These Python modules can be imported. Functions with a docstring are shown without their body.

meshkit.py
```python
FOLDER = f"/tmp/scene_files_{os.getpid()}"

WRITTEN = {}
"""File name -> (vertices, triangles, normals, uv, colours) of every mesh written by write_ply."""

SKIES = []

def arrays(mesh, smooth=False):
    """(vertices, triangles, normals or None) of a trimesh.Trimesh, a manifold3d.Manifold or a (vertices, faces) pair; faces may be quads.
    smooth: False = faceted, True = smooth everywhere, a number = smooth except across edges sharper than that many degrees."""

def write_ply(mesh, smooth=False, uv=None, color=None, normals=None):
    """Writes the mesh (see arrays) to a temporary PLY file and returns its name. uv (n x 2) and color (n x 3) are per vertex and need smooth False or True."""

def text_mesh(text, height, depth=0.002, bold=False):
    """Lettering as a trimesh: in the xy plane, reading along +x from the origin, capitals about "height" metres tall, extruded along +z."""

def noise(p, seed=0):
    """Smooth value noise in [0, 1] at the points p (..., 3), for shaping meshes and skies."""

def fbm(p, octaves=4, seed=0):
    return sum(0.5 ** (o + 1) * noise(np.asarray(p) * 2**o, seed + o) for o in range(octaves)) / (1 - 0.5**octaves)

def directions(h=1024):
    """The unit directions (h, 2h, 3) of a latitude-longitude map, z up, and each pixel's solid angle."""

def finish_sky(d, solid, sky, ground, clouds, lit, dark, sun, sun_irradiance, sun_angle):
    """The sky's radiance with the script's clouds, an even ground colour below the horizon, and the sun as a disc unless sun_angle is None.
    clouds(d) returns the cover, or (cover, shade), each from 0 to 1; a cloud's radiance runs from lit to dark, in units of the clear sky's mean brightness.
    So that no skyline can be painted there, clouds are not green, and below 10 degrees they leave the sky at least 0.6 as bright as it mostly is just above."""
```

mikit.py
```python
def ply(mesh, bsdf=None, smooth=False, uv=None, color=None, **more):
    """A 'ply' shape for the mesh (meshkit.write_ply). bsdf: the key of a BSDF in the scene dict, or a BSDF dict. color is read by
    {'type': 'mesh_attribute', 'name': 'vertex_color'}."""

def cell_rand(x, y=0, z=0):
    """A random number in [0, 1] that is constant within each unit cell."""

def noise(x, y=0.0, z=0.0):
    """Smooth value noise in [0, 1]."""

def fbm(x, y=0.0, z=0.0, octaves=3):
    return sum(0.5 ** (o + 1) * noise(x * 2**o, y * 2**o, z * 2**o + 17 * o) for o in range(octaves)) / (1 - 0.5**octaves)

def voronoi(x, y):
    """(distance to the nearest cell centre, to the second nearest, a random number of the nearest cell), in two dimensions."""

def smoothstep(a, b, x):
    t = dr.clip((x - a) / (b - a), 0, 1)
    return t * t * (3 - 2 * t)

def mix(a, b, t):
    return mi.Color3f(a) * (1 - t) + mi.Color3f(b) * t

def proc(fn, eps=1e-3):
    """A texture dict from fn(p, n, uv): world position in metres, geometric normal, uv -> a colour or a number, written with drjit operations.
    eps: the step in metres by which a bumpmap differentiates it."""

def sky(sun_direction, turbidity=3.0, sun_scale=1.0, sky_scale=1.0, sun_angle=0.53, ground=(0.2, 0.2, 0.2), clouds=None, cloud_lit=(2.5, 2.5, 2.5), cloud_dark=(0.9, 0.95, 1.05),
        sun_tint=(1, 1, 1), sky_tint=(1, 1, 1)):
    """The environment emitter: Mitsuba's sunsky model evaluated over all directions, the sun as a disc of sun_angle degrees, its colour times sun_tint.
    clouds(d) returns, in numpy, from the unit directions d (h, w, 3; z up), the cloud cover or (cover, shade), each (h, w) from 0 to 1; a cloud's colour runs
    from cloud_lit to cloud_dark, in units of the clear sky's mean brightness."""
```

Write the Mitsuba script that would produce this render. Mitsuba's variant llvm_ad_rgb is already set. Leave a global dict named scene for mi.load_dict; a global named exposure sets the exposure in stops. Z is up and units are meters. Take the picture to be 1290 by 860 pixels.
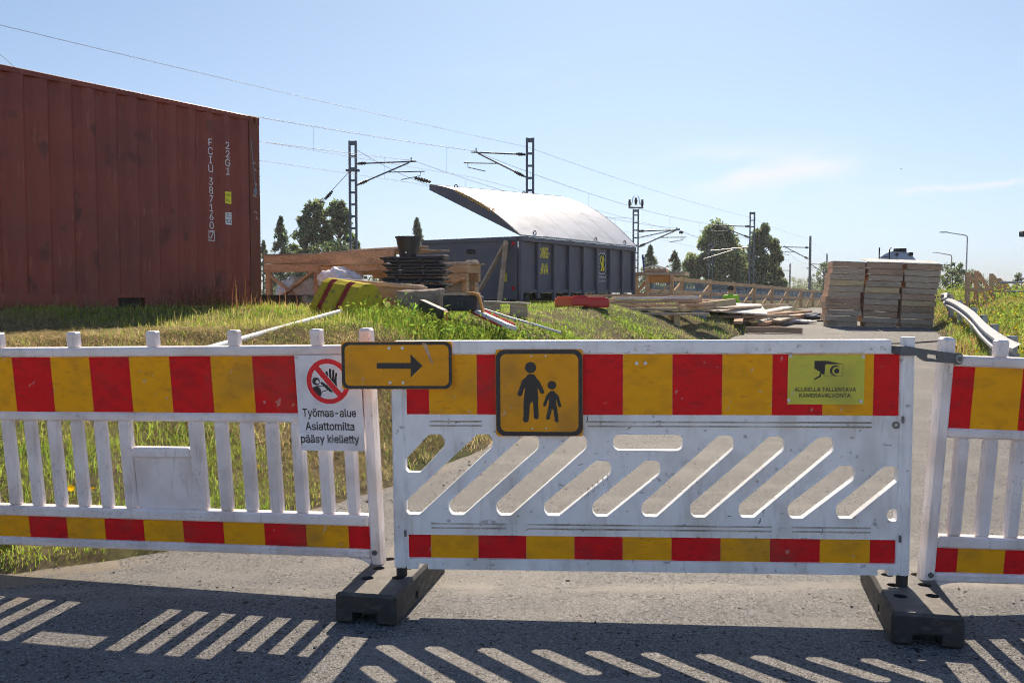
import math, random
import numpy as np, trimesh, drjit as dr, mitsuba as mi, mikit, meshkit
from shapely.geometry import Polygon, LineString, Point, box as sbox
from shapely.ops import unary_union
from shapely import affinity
from scipy.spatial import ConvexHull
import manifold3d as m3
from mikit import noise, fbm, voronoi, cell_rand, smoothstep, mix, proc, ply
T = mi.ScalarTransform4f
random.seed(7)
rng = np.random.default_rng(7)
scene = {'type': 'scene'}
labels = {}

# ---------------------------------------------------------------- camera, sky, exposure
EYE = 1.3123
PITCH = math.atan(59 / 1150.0)
scene['camera'] = {'type': 'perspective', 'fov': math.degrees(2 * math.atan(645 / 1150.0)), 'fov_axis': 'x',
                   'to_world': T().look_at(origin=[0, 0, EYE], target=[0, math.cos(PITCH), EYE - math.sin(PITCH)], up=[0, 0, 1]),
                   'near_clip': 0.05, 'far_clip': 6000.0, 'medium': {'type': 'ref', 'id': 'air'}}
scene['air'] = {'type': 'homogeneous', 'albedo': {'type': 'rgb', 'value': [.95, .95, .95]}, 'sigma_t': .0006}
SUN = np.array([math.sin(.1446) * math.cos(.7509), math.cos(.1446) * math.cos(.7509), math.sin(.7509)])


def ang(x, y, z):
    return math.atan2(x, y), math.asin(z / math.sqrt(x * x + y * y + z * z))


def clouds(d):
    az, el = np.degrees(np.arctan2(d[..., 0], d[..., 1])), np.degrees(np.arcsin(np.clip(d[..., 2], -1, 1)))
    # thin cirrus, streaked along a slightly tilted direction
    a = az * math.cos(.16) + el * math.sin(.16)
    b = -az * math.sin(.16) + el * math.cos(.16)
    n = meshkit.fbm(np.stack([a * .16 + 3.1, b * .9, a * 0], -1), 5, 3)
    n2 = meshkit.fbm(np.stack([a * .045 + 9, b * .16 + 2, a * 0 + 4], -1), 3, 8)
    patch = np.exp(-((az - 15.5) / 5.0) ** 2 - ((el - 7.0) / 1.3) ** 2)
    patch2 = .45 * np.exp(-((az - 12.0) / 1.6) ** 2 - ((el - 8.6) / .5) ** 2)
    cover = np.clip((n - .34) * 2.0, 0, 1) * np.clip(patch * 2.0 + patch2, 0, 1) * 1.3
    cover += np.clip((n - .5) * 2, 0, 1) * np.clip((n2 - .52) * 4, 0, 1) * .35 * np.clip((el - 9) / 8, 0, 1)
    wob = (meshkit.fbm(np.stack([az * 1.6, az * 0, az * 0], -1), 3, 5) - .5) * .25
    trail = np.exp(-((el - (5.98 + (az - 26.0) * .045) - wob) / .13) ** 2) * np.clip((az - 22.2) / .8, 0, 1) * np.clip((29.6 - az) / 1.0, 0, 1)
    haze = .06 * np.exp(-np.clip(el, 0, 90) / 5.0)
    return np.clip(np.maximum(np.maximum(cover, trail * .85), haze), 0, .95), np.clip(az * 0 + .0, 0, 1)


scene['sky'] = mikit.sky(SUN.tolist(), turbidity=3.0, sky_scale=.82, clouds=clouds, sun_tint=(.97, 1.0, 1.06), sky_tint=(.94, .945, .985), cloud_lit=(2.9, 2.95, 3.0), cloud_dark=(1.1, 1.15, 1.2))
exposure = 2.27

# ---------------------------------------------------------------- helpers
used = {}


def new(name, parent=None):
    base = (parent + '__' if parent else '') + name
    n = used.get(base, 0)
    used[base] = n + 1
    return base if n == 0 else f'{base}_{n:03d}'


def tag(key, label=None, cat=None, group=None, kind=None):
    d = labels.setdefault(key, {})
    for k, v in (('label', label), ('category', cat), ('group', group), ('kind', kind)):
        if v: d[k] = v
    return key


def thing(name, label, cat, group=None):
    return tag(new(name), label, cat, group)


def add(name, mesh, mat, parent=None, smooth=False, **kw):
    key = new(name, parent)
    if isinstance(mesh, list): mesh = cat_(mesh)
    scene[key] = ply(mesh, mat, smooth, **kw)
    return key


def cat_(ms):
    return ms[0] if len(ms) == 1 else trimesh.util.concatenate(ms)


class Fr:
    """A local frame: right u, up v, towards the viewer w."""
    def __init__(s, O, M): s.O, s.M = np.asarray(O, float), np.asarray(M, float)
    def pt(s, u, v, w=0.): return s.O + s.M @ np.array([u, v, w])
    def __call__(s, mesh):
        if isinstance(mesh, list): mesh = cat_(mesh)
        m = mesh.copy(); m.vertices = s.O + np.asarray(m.vertices) @ s.M.T
        return m


def yawframe(O, ux, uy):
    u = np.array([ux, uy, 0.]) / math.hypot(ux, uy); v = np.array([0, 0, 1.])
    return Fr(O, np.stack([u, v, np.cross(u, v)], 1))


def panelframe(p):
    from scipy.spatial.transform import Rotation as R
    M = R.from_euler('zxy', p[3:6]).as_matrix()
    return Fr(p[:3], np.stack([M[:, 0], M[:, 2], -M[:, 1]], 1))


def hull(pts):
    pts = np.asarray(pts, float)
    h = ConvexHull(pts)
    m = trimesh.Trimesh(pts, h.simplices, process=False)
    c = pts[h.vertices].mean(0)
    n = np.cross(m.vertices[m.faces[:, 1]] - m.vertices[m.faces[:, 0]], m.vertices[m.faces[:, 2]] - m.vertices[m.faces[:, 0]])
    flip = np.einsum('ij,ij->i', n, m.vertices[m.faces[:, 0]] - c) < 0
    f = m.faces.copy(); f[flip] = f[flip][:, ::-1]
    return trimesh.Trimesh(pts, f, process=True)


CH = np.array([[a, b, c] for a in (-1, 1) for b in (-1, 1) for c in (-1, 1)], float)
_hc = {}


def bx(x0, x1, y0, y1, z0, z1, c=0.):
    """A box, with its edges chamfered by c."""
    s = np.array([x1 - x0, y1 - y0, z1 - z0]) / 2; o = np.array([x0 + x1, y0 + y1, z0 + z1]) / 2
    if c <= 0:
        m = trimesh.creation.box(2 * s); m.apply_translation(o); return m
    c = min(c, s.min() * .8)
    pts = np.vstack([CH * (s - np.eye(3)[k] * 0 - c * (1 - np.eye(3)[k])) for k in range(3)]) + o
    if 'f' not in _hc:
        unit = np.vstack([CH * (1 - .3 * (1 - np.eye(3)[k])) for k in range(3)])
        hh = ConvexHull(unit); f = hh.simplices.copy()
        n = np.cross(unit[f[:, 1]] - unit[f[:, 0]], unit[f[:, 2]] - unit[f[:, 0]])
        fl = np.einsum('ij,ij->i', n, unit[f].mean(1)) < 0
        f[fl] = f[fl][:, ::-1]; _hc['f'] = f
    return trimesh.Trimesh(pts, _hc['f'], process=False)


def beam(a, b, w, h, c=.004, up=(0, 0, 1), roll=0.):
    """A straight timber from a to b, w wide and h high."""
    a, b = np.asarray(a, float), np.asarray(b, float)
    d = b - a; L = np.linalg.norm(d); d /= L
    up = np.asarray(up, float)
    if abs(d @ up) > .98: up = np.array([1., 0, 0])
    s = np.cross(d, up); s /= np.linalg.norm(s); t = np.cross(s, d)
    if roll: s, t = s * math.cos(roll) + t * math.sin(roll), t * math.cos(roll) - s * math.sin(roll)
    m = bx(0, L, -w / 2, w / 2, -h / 2, h / 2, c)
    m.vertices = a + np.asarray(m.vertices) @ np.stack([d, -s, t])
    return m


def tube(pts, r, n=8, caps=True):
    pts = np.asarray(pts, float); r = np.broadcast_to(np.asarray(r, float), len(pts))
    d = np.gradient(pts, axis=0); d /= np.linalg.norm(d, axis=1, keepdims=True) + 1e-12
    ref = np.array([0, 0, 1.]) if abs(d[0][2]) < .9 else np.array([1., 0, 0])
    a = np.cross(d, ref); a /= np.linalg.norm(a, axis=1, keepdims=True) + 1e-12
    b = np.cross(a, d)
    t = np.arange(n) / n * 2 * np.pi
    ring = pts[:, None] + r[:, None, None] * (a[:, None] * np.cos(t)[None, :, None] + b[:, None] * np.sin(t)[None, :, None])
    v = ring.reshape(-1, 3); f = []
    for i in range(len(pts) - 1):
        for j in range(n):
            k = (j + 1) % n
            f += [[i * n + j, i * n + k, (i + 1) * n + k], [i * n + j, (i + 1) * n + k, (i + 1) * n + j]]
    if caps:
        v = np.vstack([v, pts[:1], pts[-1:]]); c0 = len(v) - 2; c1 = c0 + 1; o = (len(pts) - 1) * n
        for j in range(n):
            k = (j + 1) % n
            f += [[c0, k, j], [c1, o + j, o + k]]
    m = trimesh.Trimesh(v, f, process=False)
    return m


def extrude(poly, d, z0=0.):
    """Extruded along w from z0 to z0 + d."""
    gs = [g for g in getattr(poly, 'geoms', [poly]) if g.area > 1e-9]
    m = cat_([trimesh.creation.extrude_polygon(g, d, engine='earcut') for g in gs])
    m.apply_translation([0, 0, z0]); return m


def rrect(x0, x1, y0, y1, r):
    return sbox(x0 + r, y0 + r, x1 - r, y1 - r).buffer(r, 6)


def text(s, uc, vc, cap, width=None, depth=.0012, w0=0., bold=False):
    """Lettering centred on uc with its baseline at vc."""
    m = meshkit.text_mesh(s, cap, depth, bold)
    x0, x1 = m.bounds[0][0], m.bounds[1][0]
    k = width / (x1 - x0) if width else 1.
    v = np.array(m.vertices); v[:, 0] = (v[:, 0] - (x0 + x1) / 2) * k + uc; v[:, 1] += vc; v[:, 2] += w0
    m.vertices = v; return m


def man(m):
    a = m.to_mesh(); return trimesh.Trimesh(a.vert_properties[:, :3], a.tri_verts, process=False)


def fromman(mesh):
    return m3.Manifold(m3.Mesh(np.asarray(mesh.vertices, np.float32), np.asarray(mesh.faces, np.uint32)))


# ---------------------------------------------------------------- materials
def mat(name, base, rough=.6, spec=.4, metallic=0., bump=None, bscale=.002, two=True, **kw):
    b = base if isinstance(base, dict) else {'type': 'rgb', 'value': list(base)}
    d = {'type': 'principled', 'base_color': b, 'roughness': rough if isinstance(rough, dict) else float(rough), 'specular': spec, 'metallic': metallic, **kw}
    if bump is not None:
        d = {'type': 'bumpmap', 'arbitrary': bump, 'scale': bscale, 'bsdf': d}
    if two: d = {'type': 'twosided', 'bsdf': d}
    scene[name] = d


def f_plastic(p, n, uv):
    g = fbm(p.x * 9, p.y * 9, p.z * 5, 4)
    streak = fbm(p.x * 55, p.y * 55, p.z * 6 + 4, 3)
    spots = smoothstep(.70, .80, fbm(p.x * 38 + 5, p.y * 38, p.z * 38, 3))
    up = dr.clip(n.z, 0, 1)
    k = smoothstep(.42, .78, g) * .45 + smoothstep(.5, .8, streak) * .28
    c = mix((.86, .85, .85), (.50, .45, .39), dr.clip(k, 0, 1))
    return mix(c, (.20, .18, .16), spots * .55)


def f_plastic_old(p, n, uv):
    g = fbm(p.x * 7 + 3, p.y * 7, p.z * 6, 4)
    streak = fbm(p.x * 70, p.y * 70, p.z * 5 + 4, 3)
    spots = smoothstep(.60, .80, fbm(p.x * 130 + 5, p.y * 130, p.z * 90, 3)) * smoothstep(.35, .7, fbm(p.x * 5, p.y * 5, p.z * 5 + 8, 2))
    c = mix((.86, .785, .765), (.58, .49, .44), smoothstep(.35, .75, g) * .6)
    return mix(c, (.17, .14, .12), dr.clip(spots * (.5) + smoothstep(.55, .85, streak) * .25, 0, 1))


def sheet(c, d):
    def f(p, n, uv):
        g = fbm(p.x * 16, p.y * 16, p.z * 22, 4)
        s = smoothstep(.66, .74, fbm(p.x * 30 + 9, p.y * 30, p.z * 70, 3))
        grime = smoothstep(.56, .80, fbm(p.x * 4.5 + 2, p.y * 4.5, p.z * 3.2, 5))
        sc = smoothstep(.765, .79, fbm(p.x * 9 + p.z * 26, p.y * 9, p.z * 11 - p.x * 30, 3))
        k = mix(mix(c, d, smoothstep(.4, .8, g) * .6), d, s * .6)
        return mix(mix(k, (.16, .11, .07), grime * .32), (.62, .5, .42), sc * .35)
    return f


def f_asphalt(p, n, uv):
    d1, d2, r = voronoi(p.x * 150, p.y * 150)
    e1, e2, q = voronoi(p.x * 62 + 7, p.y * 62)
    big = fbm(p.x * .9, p.y * .55, 0, 4)
    dust = fbm(p.x * 2.3 + 4, p.y * 5.0, 2, 4)
    tone = .064 + .098 * r * r + .05 * smoothstep(.45, .25, e1) * smoothstep(.5, .9, q)
    tone = tone * (.86 + .52 * big)
    dark = smoothstep(.74, .92, noise(p.x * 75, p.y * 75, 3)) * .85
    tone = tone * (1 - dark)
    track = dr.exp(-dr.square((p.y - 4.02 - .03 * (p.x - .5) - .05 * dust) / .075)) * smoothstep(.25, .6, fbm(p.x * 5, p.y * 13, 5, 3))
    c = mi.Color3f(tone * 1.03, tone * 1.02, tone * 1.02)
    edge = ((p.x + 2.02) * 4.0 - (p.y - 4.4) * 2.08) / 4.51 + (noise(p.x * 4, p.y * 4) - .5) * .3
    sand = smoothstep(.34, .02, edge) * smoothstep(.25, .6, fbm(p.x * 9, p.y * 9, 8, 3)) * smoothstep(13., 10., p.y)
    c = mix(c, (.25, .235, .21), dr.clip(smoothstep(.50, .78, dust) * .34 + track * .6, 0, 1))
    return mix(c, (.23, .185, .13), sand * .75)


def f_asphalt_h(p, n, uv):
    d1, d2, r = voronoi(p.x * 105, p.y * 105)
    e1, e2, q = voronoi(p.x * 44 + 7, p.y * 44)
    return (.5 - d1) * (.5 + r) + .9 * smoothstep(.5, .1, e1) * q + .6 * noise(p.x * 260, p.y * 260)


def f_soil(p, n, uv):
    g = fbm(p.x * 1.3, p.y * 1.3, 0, 4)
    h = fbm(p.x * 24, p.y * 24, 1, 3)
    c = mix((.075, .062, .038), (.17, .135, .075), h)
    return mix(c, (.06, .075, .025), smoothstep(.42, .6, g) * .7)


def f_rust(p, n, uv):
    g = fbm(p.x * 1.1, p.y * 1.1, p.z * 1.6, 4)
    s = fbm(p.x * 9, p.y * 9, p.z * 1.2, 4)
    dn = smoothstep(.62, .76, fbm(p.x * 6 + 4, p.y * 6, p.z * 3.4, 4)) * smoothstep(.4, .65, fbm(p.x * 1.1, p.y * 1.1, p.z * 1.3 + 6, 2))
    st = smoothstep(.60, .78, fbm(p.x * 26, p.y * 26, p.z * .9 + 3, 3))
    scr = smoothstep(.70, .76, fbm(p.x * 22, p.y * 22, p.z * 3, 3))
    c = mix((.27, .056, .034), (.21, .048, .033), smoothstep(.35, .7, g))
    c = mix(c, (.31, .085, .052), smoothstep(.5, .8, s) * .35)
    c = mix(c, (.05, .028, .022), dr.clip(dn * .55, 0, 1))
    c = mix(c, (.19, .06, .035), st * .35)
    return mix(c, (.40, .15, .10), scr * .3)


def f_skip(p, n, uv):
    g = fbm(p.x * 2.2, p.y * 2.2, p.z * 2.6, 4)
    s = smoothstep(.62, .75, fbm(p.x * 8, p.y * 8, p.z * 2, 3))
    c = mix((.10, .098, .122), (.145, .14, .158), g)
    return mix(c, (.19, .165, .14), s * .35)


def wood(a, b, k):
    def f(p, n, uv):
        q = p.x * .83 + p.y * .55
        t = p.y * .83 - p.x * .55
        g = fbm(q * 3 + k, t * 30, p.z * 42, 4)
        st = fbm(p.x * 2.2 + k * 3, p.y * 2.2, p.z * 6, 3)
        c = mix(a, b, smoothstep(.3, .72, g))
        return mix(c, (.16, .125, .095), smoothstep(.5, .8, st) * .45)
    return f


def f_jersey(p, n, uv):
    g = fbm(p.x * 6, p.y * 6, p.z * 6, 4)
    c = mix((.68, .55, .025), (.50, .41, .04), g)
    return mix(c, (.20, .17, .10), smoothstep(.6, .75, fbm(p.x * 14, p.y * 14, p.z * 14, 3)) * .7)


def f_rubber(p, n, uv):
    g = fbm(p.x * 10, p.y * 10, p.z * 10, 4)
    d = smoothstep(.5, .75, fbm(p.x * 26, p.y * 26, p.z * 40, 3))
    up = smoothstep(.5, .95, n.z)
    c = mix((.026, .026, .026), (.05, .048, .045), g)
    return mix(c, (.34, .315, .28), dr.clip(d * .10 + up * (.10 + .22 * g), 0, 1))


def f_steel(p, n, uv):
    g = fbm(p.x * 7, p.y * 7, p.z * 7, 4)
    return mix((.36, .37, .38), (.60, .60, .59), g)


def f_cloth(p, n, uv):
    g = fbm(p.x * 8, p.y * 8, p.z * 8, 4)
    return mix((.74, .74, .76), (.88, .88, .88), g)


def fine(k):
    return lambda p, n, uv: fbm(p.x * k, p.y * k, p.z * k, 3)


mat('white_plastic', proc(f_plastic), .42, .45, bump=proc(fine(45)), bscale=.0012)
mat('aged_plastic', proc(f_plastic_old), .5, .4, bump=proc(fine(45)), bscale=.0014)
mat('red_sheet', proc(sheet((.74, .012, .016), (.46, .018, .022))), .5, .15)
mat('yellow_sheet', proc(sheet((.90, .40, .008), (.66, .28, .02))), .5, .15)
mat('sign_yellow', proc(sheet((.80, .34, .010), (.66, .27, .015))), .5, .2)
mat('sign_lime', proc(sheet((.60, .56, .055), (.50, .47, .06))), .4, .4)
mat('sign_white', proc(sheet((.80, .80, .84), (.70, .70, .76))), .4, .4)
mat('sign_black', (.022, .022, .024), .45)
mat('sign_red', (.72, .015, .03), .4)
mat('black_paint', (.02, .02, .022), .5)
mat('asphalt', proc(f_asphalt), .68, .4, bump=proc(f_asphalt_h, 6e-4), bscale=.0026)
mat('pale_bounce', proc(lambda p, n, uv: mix((.42, .40, .37), (.54, .52, .48), fbm(p.x * 3, p.y * 3, 0, 4))), .9, .2)  # pale tone for the added ground that bounces light from behind the camera
mat('soil', proc(f_soil), .95, .1, bump=proc(fine(14)), bscale=.02)
mat('container_red', proc(f_rust), .5, .4, bump=proc(fine(6)), bscale=.003)
mat('post_rust', proc(lambda p, n, uv: mix((.15, .055, .035), (.26, .075, .045), fbm(p.x * 9, p.y * 9, p.z * 2.5, 4))), .6, .3)
mat('container_dark', (.03, .018, .016), .7)
mat('white_letter', (.74, .72, .70), .5)
mat('skip_paint', proc(f_skip), .5, .4)
mat('skip_dark', (.022, .022, .026), .6)
mat('lid_sheet', proc(lambda p, n, uv: mix((.60, .62, .65), (.46, .47, .48), smoothstep(.4, .8, fbm(p.x * 1.7, p.y * 1.7, p.z * 3, 4)) * .7)), .55, .4, bump=proc(fine(3)), bscale=.02)
mat('yellow_letter', (.85, .72, .03), .5)
mat('orange_letter', (.70, .38, .05), .5)
mat('red_lamp', (.55, .02, .03), .3)
mat('timber_new', proc(wood((.60, .35, .175), (.76, .50, .28), 0)), .7, .3)
mat('timber_pale', proc(wood((.60, .49, .36), (.74, .63, .49), 3)), .75, .25)
mat('timber_grey', proc(wood((.47, .345, .235), (.61, .47, .335), 6)), .8, .2)
mat('timber_brown', proc(wood((.45, .28, .17), (.60, .40, .26), 9)), .8, .2)
mat('timber_yellow', proc(wood((.62, .43, .22), (.74, .55, .30), 12)), .75, .25)
mat('timber_white', proc(wood((.66, .60, .51), (.78, .73, .66), 15)), .7, .25)
mat('panel_orange', (.62, .27, .06), .55)
mat('jersey_yellow', proc(f_jersey), .8, .2, bump=proc(fine(20)), bscale=.01)
mat('jersey_red', proc(sheet((.36, .035, .03), (.24, .05, .045))), .75, .2)
mat('concrete', proc(lambda p, n, uv: mix((.25, .19, .15), (.42, .35, .28), fbm(p.x * 7, p.y * 7, p.z * 7, 4))), .9, .2, bump=proc(fine(20)), bscale=.01)
mat('rubber', proc(f_rubber), .62, .35, bump=proc(fine(90)), bscale=.003)
mat('brownish_plastic', proc(lambda p, n, uv: mix((.62, .57, .50), (.30, .25, .19), smoothstep(.3, .7, fbm(p.x * 14, p.y * 14, p.z * 14, 3)))), .6, .3)  # tan plastic mottled with brown, used for the rib lines
mat('black_rubber', (.028, .028, .03), .55, .4)
mat('dark_plastic', (.03, .031, .036), .45, .5)
mat('steel', proc(f_steel), .42, .5, metallic=.75)
mat('rail_steel', (.36, .36, .36), .5, .4)
mat('dark_steel', (.15, .155, .165), .38, .5, metallic=.6)
mat('mast_steel', (.115, .135, .165), .55, .5, metallic=.2)
mat('pale_steel', (.42, .43, .44), .45, .5, metallic=.5)
mat('insulator', (.028, .02, .018), .3, .6)
mat('wire', (.11, .13, .17), .5)
mat('fence_blue', proc(lambda p, n, uv: mix((.13, .165, .195), (.20, .235, .265), noise(p.x * .9, p.y * .9, p.z * 3))), .6)
mat('tarp', proc(f_cloth), .6, .3)
mat('bag_grey', (.20, .225, .27), .7)
mat('orange_plastic', (.80, .13, .03), .4, .5)
mat('red_plastic', (.62, .045, .035), .4, .5)
mat('white_paint', (.78, .78, .76), .45)
mat('blue_paint', (.03, .055, .22), .5)
mat('hivis', (.36, .72, .03), .6)
mat('dark_cloth', (.02, .02, .024), .8)
mat('skin', (.45, .27, .19), .6)
mat('tank_grey', (.50, .51, .53), .4, .5, metallic=.3)
mat('car_red', (.16, .02, .025), .3, .5)
mat('tyre', (.02, .02, .02), .8)
mat('glass_dark', (.02, .025, .03), .1, .6)
mat('bark', proc(lambda p, n, uv: mix((.05, .042, .035), (.13, .11, .09), fbm(p.x * 6, p.y * 6, p.z * 2, 3))), .9, .1)
mat('stone', proc(lambda p, n, uv: mix((.15, .148, .145), (.30, .29, .28), fbm(p.x * 14, p.y * 14, p.z * 14, 4))), .85, .2, bump=proc(fine(22)), bscale=.01)
VC = {'type': 'mesh_attribute', 'name': 'vertex_color'}
scene['blade'] = {'type': 'principledthin', 'base_color': VC, 'roughness': .5, 'diff_trans': 1.45, 'spec_trans': 0., 'eta': 1.4}
scene['leaf'] = {'type': 'principledthin', 'base_color': VC, 'roughness': .55, 'diff_trans': 1.5, 'spec_trans': 0., 'eta': 1.4}
scene['pebble_mat'] = {'type': 'twosided', 'bsdf': {'type': 'principled', 'base_color': VC, 'roughness': .8}}

# ---------------------------------------------------------------- ground
EDGE_L = np.array([[-9, -6], [-5.2, 1.2], [-3.6, 3.80], [-2.6, 4.2], [-2.02, 4.42], [-1.62, 4.8], [-1.0, 5.72], [-.38, 6.95], [.06, 8.4], [2.5, 14.5], [5.3, 21.4], [12.7, 41], [22, 70]], float)
EDGE_R = np.array([[4.2, -6], [4.6, 4], [4.85, 8], [5.8, 11], [7.8, 16], [9.6, 20], [12.0, 26], [14.2, 32], [18.2, 43], [30, 70]], float)


def zroad(x, y):
    return .02 * np.clip(y - 6, 0, 34)


def sdist(P, line):
    """Signed distance from the line, positive to its left."""
    best = np.full(len(P), 1e9); sign = np.ones(len(P))
    for a, b in zip(line[:-1], line[1:]):
        d = b - a; L2 = d @ d
        t = np.clip(((P - a) @ d) / L2, 0, 1)
        q = P - (a + t[:, None] * d)
        r = np.hypot(q[:, 0], q[:, 1])
        c = d[0] * (P[:, 1] - a[1]) - d[1] * (P[:, 0] - a[0])
        m = r < best - 1e-9
        best[m] = r[m]; sign[m] = np.where(c[m] >= 0, 1., -1.)
    return best * sign


def ground(x, y, rough=True):
    x, y = np.broadcast_arrays(np.asarray(x, float), np.asarray(y, float))
    P = np.stack([x.ravel(), y.ravel()], 1)
    zr = zroad(P[:, 0], P[:, 1])
    n1 = meshkit.fbm(np.stack([P[:, 0] * 1.7, P[:, 1] * 1.7, P[:, 0] * 0], 1), 3, 2) - .5
    n2 = meshkit.fbm(np.stack([P[:, 0] * .45, P[:, 1] * .45, P[:, 0] * 0 + 5], 1), 3, 4) - .5
    sl = sdist(P, EDGE_L) + n1 * .30
    sr = -sdist(P, EDGE_R) + n1 * .35
    w = np.interp(P[:, 1], [0, 6, 8, 10, 14, 22], [4.4, 4.2, 3.2, 2.3, 2.1, 2.0])
    t = np.clip(sl / w, 0, 1)
    top = np.interp(P[:, 1], [0, 7, 9, 11, 14, 17, 30, 45, 60], [.93, .93, .94, .96, 1.0, 1.08, 1.10, .98, .95])
    z = zr - .035 + np.clip(sl * .6, 0, .05) + (top - zr) * (t * (2 - t) * .6 + t * .4)
    z = np.where(sl > 0, z + n1 * .06 * np.clip(sl, 0, 1) + n2 * .10 * np.clip(sl - .6, 0, 1) * np.clip((60 - P[:, 1]) / 20, 0, 1), zr - .035)
    wr = np.interp(P[:, 1], [8, 14, 22, 30], [5., 3.5, 2.0, 2.0])
    tr = np.clip(sr / wr, 0, 1)
    zR = zr - .035 + np.clip(sr * .6, 0, .05) + .72 * (tr * (2 - tr)) + n1 * .10 * np.clip(sr, 0, 1)
    z = np.where(sr > 0, zR, z)
    d0, d1 = P[:, 0] + 3.475, P[:, 1] - 12.70
    uu, ww = d0 * .546 + d1 * .838, d0 * .838 - d1 * .546
    out = np.hypot(np.maximum(np.maximum(uu - .1, -6.3 - uu), 0), np.maximum(np.maximum(ww - .15, -2.6 - ww), 0))
    k = np.clip(1 - out / 1.3, 0, 1); k = k * k * (3 - 2 * k)
    z = z * (1 - k) + (1.135 + n1 * .03) * k
    far = np.clip((P[:, 1] - 60) / 40, 0, 1)
    z = z * (1 - far) + .85 * far
    return z.reshape(x.shape)


def grid(xs, ys, zf):
    X, Y = np.meshgrid(xs, ys)
    v = np.stack([X.ravel(), Y.ravel(), zf(X, Y).ravel()], 1)
    i = np.arange(len(ys) - 1)[:, None] * len(xs) + np.arange(len(xs) - 1)[None]
    i = i.ravel(); n = len(xs)
    return trimesh.Trimesh(v, np.vstack([np.stack([i, i + 1, i + n + 1], 1), np.stack([i, i + n + 1, i + n], 1)]), process=False)


gx = np.concatenate([-np.geomspace(1500, 14, 26), np.arange(-13.5, -4, .5), np.arange(-4, 6, .12), np.arange(6, 18, .3), np.geomspace(18.3, 1500, 30)])
gy = np.concatenate([[-60, -30, -12, -6], np.arange(-3, 2, .5), np.arange(2, 12, .12), np.arange(12, 32, .25), np.geomspace(32.3, 2500, 40)])
scene[tag('ground', kind='structure')] = ply(grid(gx, gy, ground), 'soil', True)


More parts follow.
